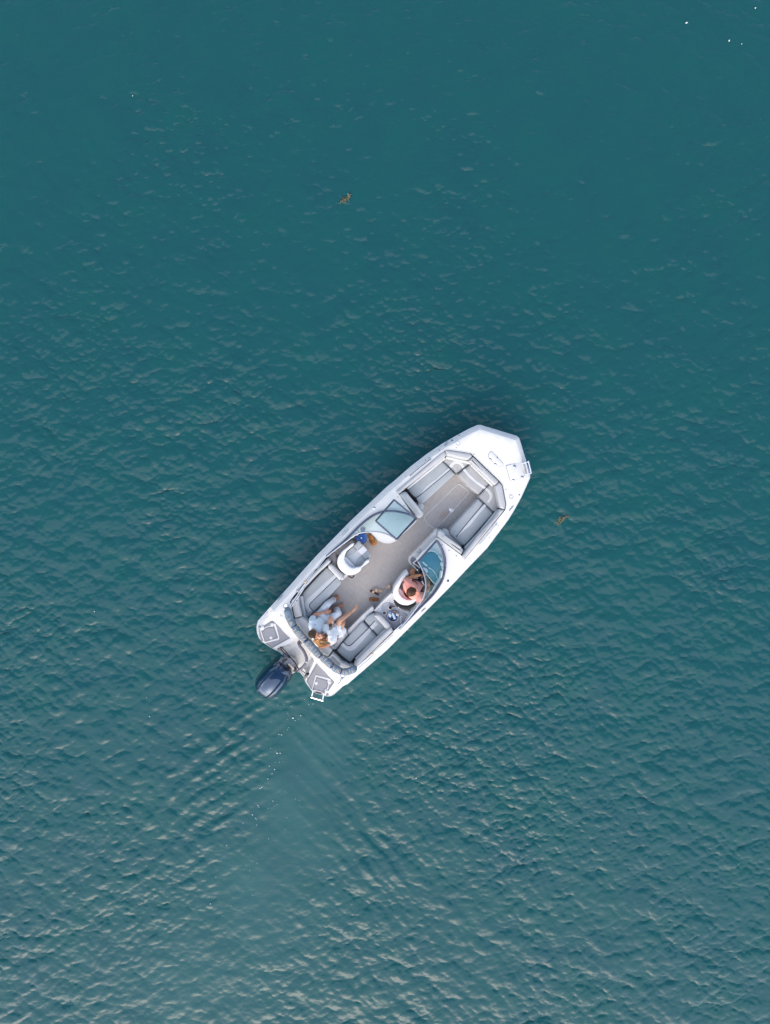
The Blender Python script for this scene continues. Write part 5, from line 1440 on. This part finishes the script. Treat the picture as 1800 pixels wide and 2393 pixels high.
# things on the counter behind the driver
CZ = 0.728
base = P3('G', 650, 1130, CZ)
mug = thing('mug', base, 'dark mug with a handle standing in the counter cup holder', 'mug')
bm = bmesh.new(); lathe(bm, [(.030, 0), (.034, .005), (.037, .085), (.034, .088), (.031, .05)], 20, base); bit('cup', bm, M_BROWN, mug, base)
bm = bmesh.new(); h0 = P3('G', 690, 1125, CZ + .06); h1 = P3('G', 760, 1118, CZ + .06)
tube(bm, smooth_line([h0 + Vector((0, 0, .015)), h1 + Vector((0, 0, .012)), h1 - Vector((0, 0, .03)), h0 - Vector((0, 0, .03))], 4), .007, 6); bit('handle', bm, M_BLACK, mug, base)
base = P3('E', 435, 1220, CZ)
bn = thing('basket', base, 'round blue-rimmed basket of small things on the grey counter', 'basket')
bm = bmesh.new(); lathe(bm, [(.100, 0), (.112, .004), (.122, .045), (.118, .052), (.108, .045), (.100, .012)], 26, base); bit('tub', bm, M_BLUE, bn, base)
bm = bmesh.new(); tube(bm, [base + Vector((.121 * math.cos(t), .121 * math.sin(t), .05)) for t in np.linspace(0, 6.283, 28, endpoint=False)], .006, 6, closed=True); bit('rim', bm, M_WHITE, bn, base)
base = P3('G', 720, 1340, CZ + .07)
bt = thing('bottle', base, 'clear pale blue drink bottle lying across the round basket', 'bottle')
a = P3('G', 690, 1245, CZ + .075); b = P3('G', 765, 1420, CZ + .07); q = (b - a).to_track_quat('Z', 'Y').to_matrix()
bm = bmesh.new(); L = (b - a).length; lathe(bm, [(.014, .02), (.030, .045), (.032, L * .9), (.026, L)], 16, a, q); bit('body', bm, mat('pale_blue_bottle', (0.50, 0.68, 0.78), 0.2, var=.05), bt, base)
bm = bmesh.new(); lathe(bm, [(.018, -.012), (.018, .02)], 14, a, q); bit('cap', bm, M_BLUE, bt, base)
def crumple(name, x, y, z, r, material, label, cat, seed, sheet='G'):
    p = P3(sheet, x, y, z); bm = bmesh.new(); blob(bm, Vector((0, 0, 0)), r, Matrix.Rotation(seed, 3, 'Z'), 3, .5, seed)
    o = link(name, mesh_of(bm, name, True, 30), material); o.matrix_world = BOAT_M @ Matrix.Translation(p); return tag(o, label, cat)
crumple('napkin', 640, 1330, CZ + .055, (.050, .035, .03), M_WHITE, 'crumpled white napkin in the basket, on the port side of the bottle', 'napkin', 1.2)
crumple('tissue', 820, 1315, CZ + .060, (.028, .034, .022), M_WHITE, 'small white tissue at the edge of the basket, beside the brown wrapper', 'tissue', 3.9)
crumple('wrapper', 770, 1255, CZ + .055, (.024, .028, .018), M_TAN, 'small tan snack wrapper in the basket near the blue bottle cap', 'wrapper', 2.7)
crumple('wallet', 690, 1440, CZ + .045, (.040, .024, .014), M_BROWN, 'small dark pouch at the aft edge of the round basket', 'pouch', .8)
crumple('cap', 790, 1400, CZ + .055, (.030, .028, .022), M_BLUE, 'bright blue crumpled bag in the basket under the bottle end', 'bag', 5.1)
base = P3('E', 540, 1270, CZ)
tb = thing('tube', base, 'small white tube with a ring cap lying on the grey counter', 'tube')
bm = bmesh.new(); tube(bm, [P3('G', 910, 1400, CZ + .014), P3('G', 908, 1460, CZ + .014), P3('G', 905, 1525, CZ + .012)], [.012, .016, .014], 10); bit('body', bm, M_WHITE, tb, base)
bm = bmesh.new(); c = P3('G', 915, 1380, CZ + .01); tube(bm, [c + Vector((.020 * math.cos(t), .020 * math.sin(t), 0)) for t in np.linspace(0, 6.283, 14, endpoint=False)], .006, 6, closed=True); bit('ring', bm, M_STEEL, tb, base)

# black straps and lines
def strap(name, sheet, pts, r, label, cat, material=M_BLACKC, flat=1.0, extra=None):
    pp = smooth_line([P3(sheet, *p) for p in pts], 6); base = pp[len(pp) // 2].copy()
    n = len(pp); rs = [r[0] + (r[1] - r[0]) * math.sin(math.pi * i / (n - 1)) for i in range(n)]
    bm = bmesh.new(); tube(bm, pp, rs, 8, flat=flat)
    for v in bm.verts: v.co += Vector((noise.noise(v.co * 20), noise.noise(v.co * 20 + Vector((9, 0, 0))), 0)) * r[1] * .5
    if extra:
        for p in extra: blob(bm, P3(sheet, *p[:3]), (p[3], p[3] * .7, .02), None, 2, .3, p[0])
    for v in bm.verts: v.co -= base
    o = link(name, mesh_of(bm, name, True, 60), material); o.matrix_world = BOAT_M @ Matrix.Translation(base); return tag(o, label, cat)
strap('strap_and_gap_shade', 'M', [(1225, 445, .70), (1190, 540, .70), (1080, 655, .70), (980, 735, .70), (860, 830, .70), (720, 945, .70), (600, 1045, .70), (545, 1100, .70)], (.012, .034), 'black strap doubling as painted shade in the gap behind the aft starboard cushion', 'rope', flat=.6,
      extra=[(990, 700, .72, .045), (880, 810, .72, .035), (1090, 640, .72, .04), (550, 1095, .71, .028)])  # black strap and the shade of the gap, built as one dark shape
strap('dock_line', 'N', [(330, 1040, .72), (380, 1060, .72), (440, 1140, .70), (500, 1200, .69), (570, 1225, .70), (630, 1290, .68), (660, 1370, .64), (680, 1415, .60)], (.010, .020), 'black dock line draped along the end of the port bow seat', 'rope', extra=[(360, 1040, .72, .03), (425, 1110, .70, .028), (610, 1330, .66, .03)])
strap('life_vest', 'G', [(735, 960, .96), (770, 1010, .96), (830, 1075, .95), (930, 1120, .95), (1040, 1135, .95), (1140, 1110, .95), (1230, 1050, .95), (1280, 990, .95)], (.020, .042), 'black webbing harness hung round the back of the driver seat', 'harness', flat=1.2,
      extra=[(780, 1000, .98, .04), (840, 1085, .97, .05), (1100, 1125, .97, .05)])

# ------------------------------------------------------------------ things on the water
M_WEED = mat('brown_weed', (0.075, 0.075, 0.028), 0.6, var=0.4, scale=12)
M_WEEDL = mat('bleached_weed', (0.20, 0.19, 0.12), 0.6, var=0.2, scale=12)
M_FEATHER = mat('white_feather', (0.68, 0.68, 0.66), 0.6, var=0.03)
M_FOAM = mat('foam_bubble', (0.62, 0.68, 0.68), 0.3, var=0.03)
def clump(cx, cy, pts, label, seed):
    random.seed(seed)
    base = world_at(cx, cy, 0.03)
    o = bpy.data.objects.new('seaweed_clump', None); C.objects.link(o); o.location = base; tag(o, label, 'seaweed', 'seaweed clumps drifting on the water')
    bm = bmesh.new(); bl = bmesh.new()
    for x, y, L, n, lt in pts:
        p = world_at(x, y, 0.03) - base
        for k in range(n):
            a = random.uniform(0, 6.283); d = Vector((math.cos(a), math.sin(a), 0)); q = p + Vector((random.uniform(-1, 1), random.uniform(-1, 1), 0)) * L * .4
            path = [q]
            for i in range(4):
                d = (d + Vector((random.uniform(-1, 1), random.uniform(-1, 1), random.uniform(-.25, .25))) * .6).normalized(); path.append(path[-1] + d * L * .19)
            for v in path: v.z = max(-0.015, min(0.02, v.z))
            tube(bl if random.random() < lt else bm, path, [.003, .008, .009, .007, .002], 5, flat=.5)
    link('fronds', mesh_of(bm, 'fronds'), M_WEED, o); link('bleached_fronds', mesh_of(bl, 'bleached_fronds'), M_WEEDL, o)
clump(808, 463, [(800, 467, .09, 12, .15), (806, 468, .08, 12, .2), (813, 462, .08, 16, .1), (816, 458, .07, 10, .3), (799, 473, .05, 4, .9)], 'ragged brown weed strand drifting in dark water well above the boat', 5)
clump(1312, 1214, [(1302, 1222, .09, 12, .1), (1308, 1218, .09, 16, .15), (1314, 1214, .09, 16, .1), (1322, 1209, .07, 9, .2), (1308, 1212, .05, 8, .95), (1326, 1206, .05, 5, .2)], 'dense brown weed clump with bleached tips drifting off the starboard bow', 6)
def feather(px, py, L, ang, label):
    base = world_at(px, py, 0.03); o = bpy.data.objects.new('feather', None)
    d = Vector((math.cos(ang), math.sin(ang), 0)); s = Vector((-d.y, d.x, 0)); bm = bmesh.new()
    path = [d * (0.6 * L * (t - .5)) + s * (0.08 * L * math.sin(t * 3)) + Vector((0, 0, .01 * math.sin(t * 3.14))) for t in (0, .15, .4, .7, .9, 1)]
    tube(bm, path, [L * .04, L * .14, L * .18, L * .15, L * .09, L * .03], 8, flat=.25)
    bpy.data.objects.remove(o); o = link('feather', mesh_of(bm, 'feather'), M_FEATHER); o.location = base; return tag(o, label, 'feather', 'white feathers floating on the water')
feather(1605, 54, .10, .3, 'largest white feather, farthest left of those near the top right corner')
feather(1705, 95, .085, 1.0, 'slim slanting white feather between the large feather and the round speck')
feather(1766, 19, .07, .8, 'white feather closest to the top right corner of the water')
feather(1734, 103, .04, .4, 'tiny round white feather just right of the slim slanting one')
feather(311, 224, .045, 1.2, 'lone white feather in the upper left part of the water')
feather(973, 1819, .06, .3, 'small white feather floating well below the boat, right of the wake')
random.seed(3)
bm = bmesh.new()
trail = [(685, 1678, 3.2), (690, 1684, 1.6), (703, 1672, 2.2), (732, 1645, 1.8), (722, 1646, 1.5), (658, 1717, 2.2), (652, 1716, 1.8), (648, 1760, 2.6), (655, 1760, 2.0), (630, 1790, 1.8), (642, 1798, 2.2), (636, 1808, 1.6), (626, 1820, 2.0),
         (612, 1840, 1.6), (608, 1842, 2.0), (638, 1872, 1.8), (603, 1882, 2.0), (605, 1886, 1.6), (590, 1904, 2.2), (598, 1912, 1.6), (522, 1930, 1.4), (600, 1928, 1.4), (568, 1923, 1.5), (221, 1429, 2.0), (343, 1630, 1.5), (350, 1674, 1.8), (530, 1975, 1.6), (505, 2050, 1.5), (492, 2112, 1.8), (700, 1870, 1.4), (628, 1960, 1.5)]
for _ in range(70):
    t = random.random(); i = min(len(wake_px) - 3, int(t * 4)); u = random.random()
    x = wake_px[i][0] * (1 - u) + wake_px[i + 1][0] * u; y = wake_px[i][1] * (1 - u) + wake_px[i + 1][1] * u
    trail.append((x - 45 + random.gauss(0, 26), y + random.gauss(0, 25), random.uniform(.5, 1.2)))
for x, y, r in trail:
    blob(bm, world_at(x, y, .02), (r * .0068, r * .0068, r * .005), sub=1)
fo = link('foam_bubbles', mesh_of(bm, 'foam_bubbles'), M_FOAM); tag(fo, 'scattered white foam bubbles trailing in the wake', None, None, 'stuff')
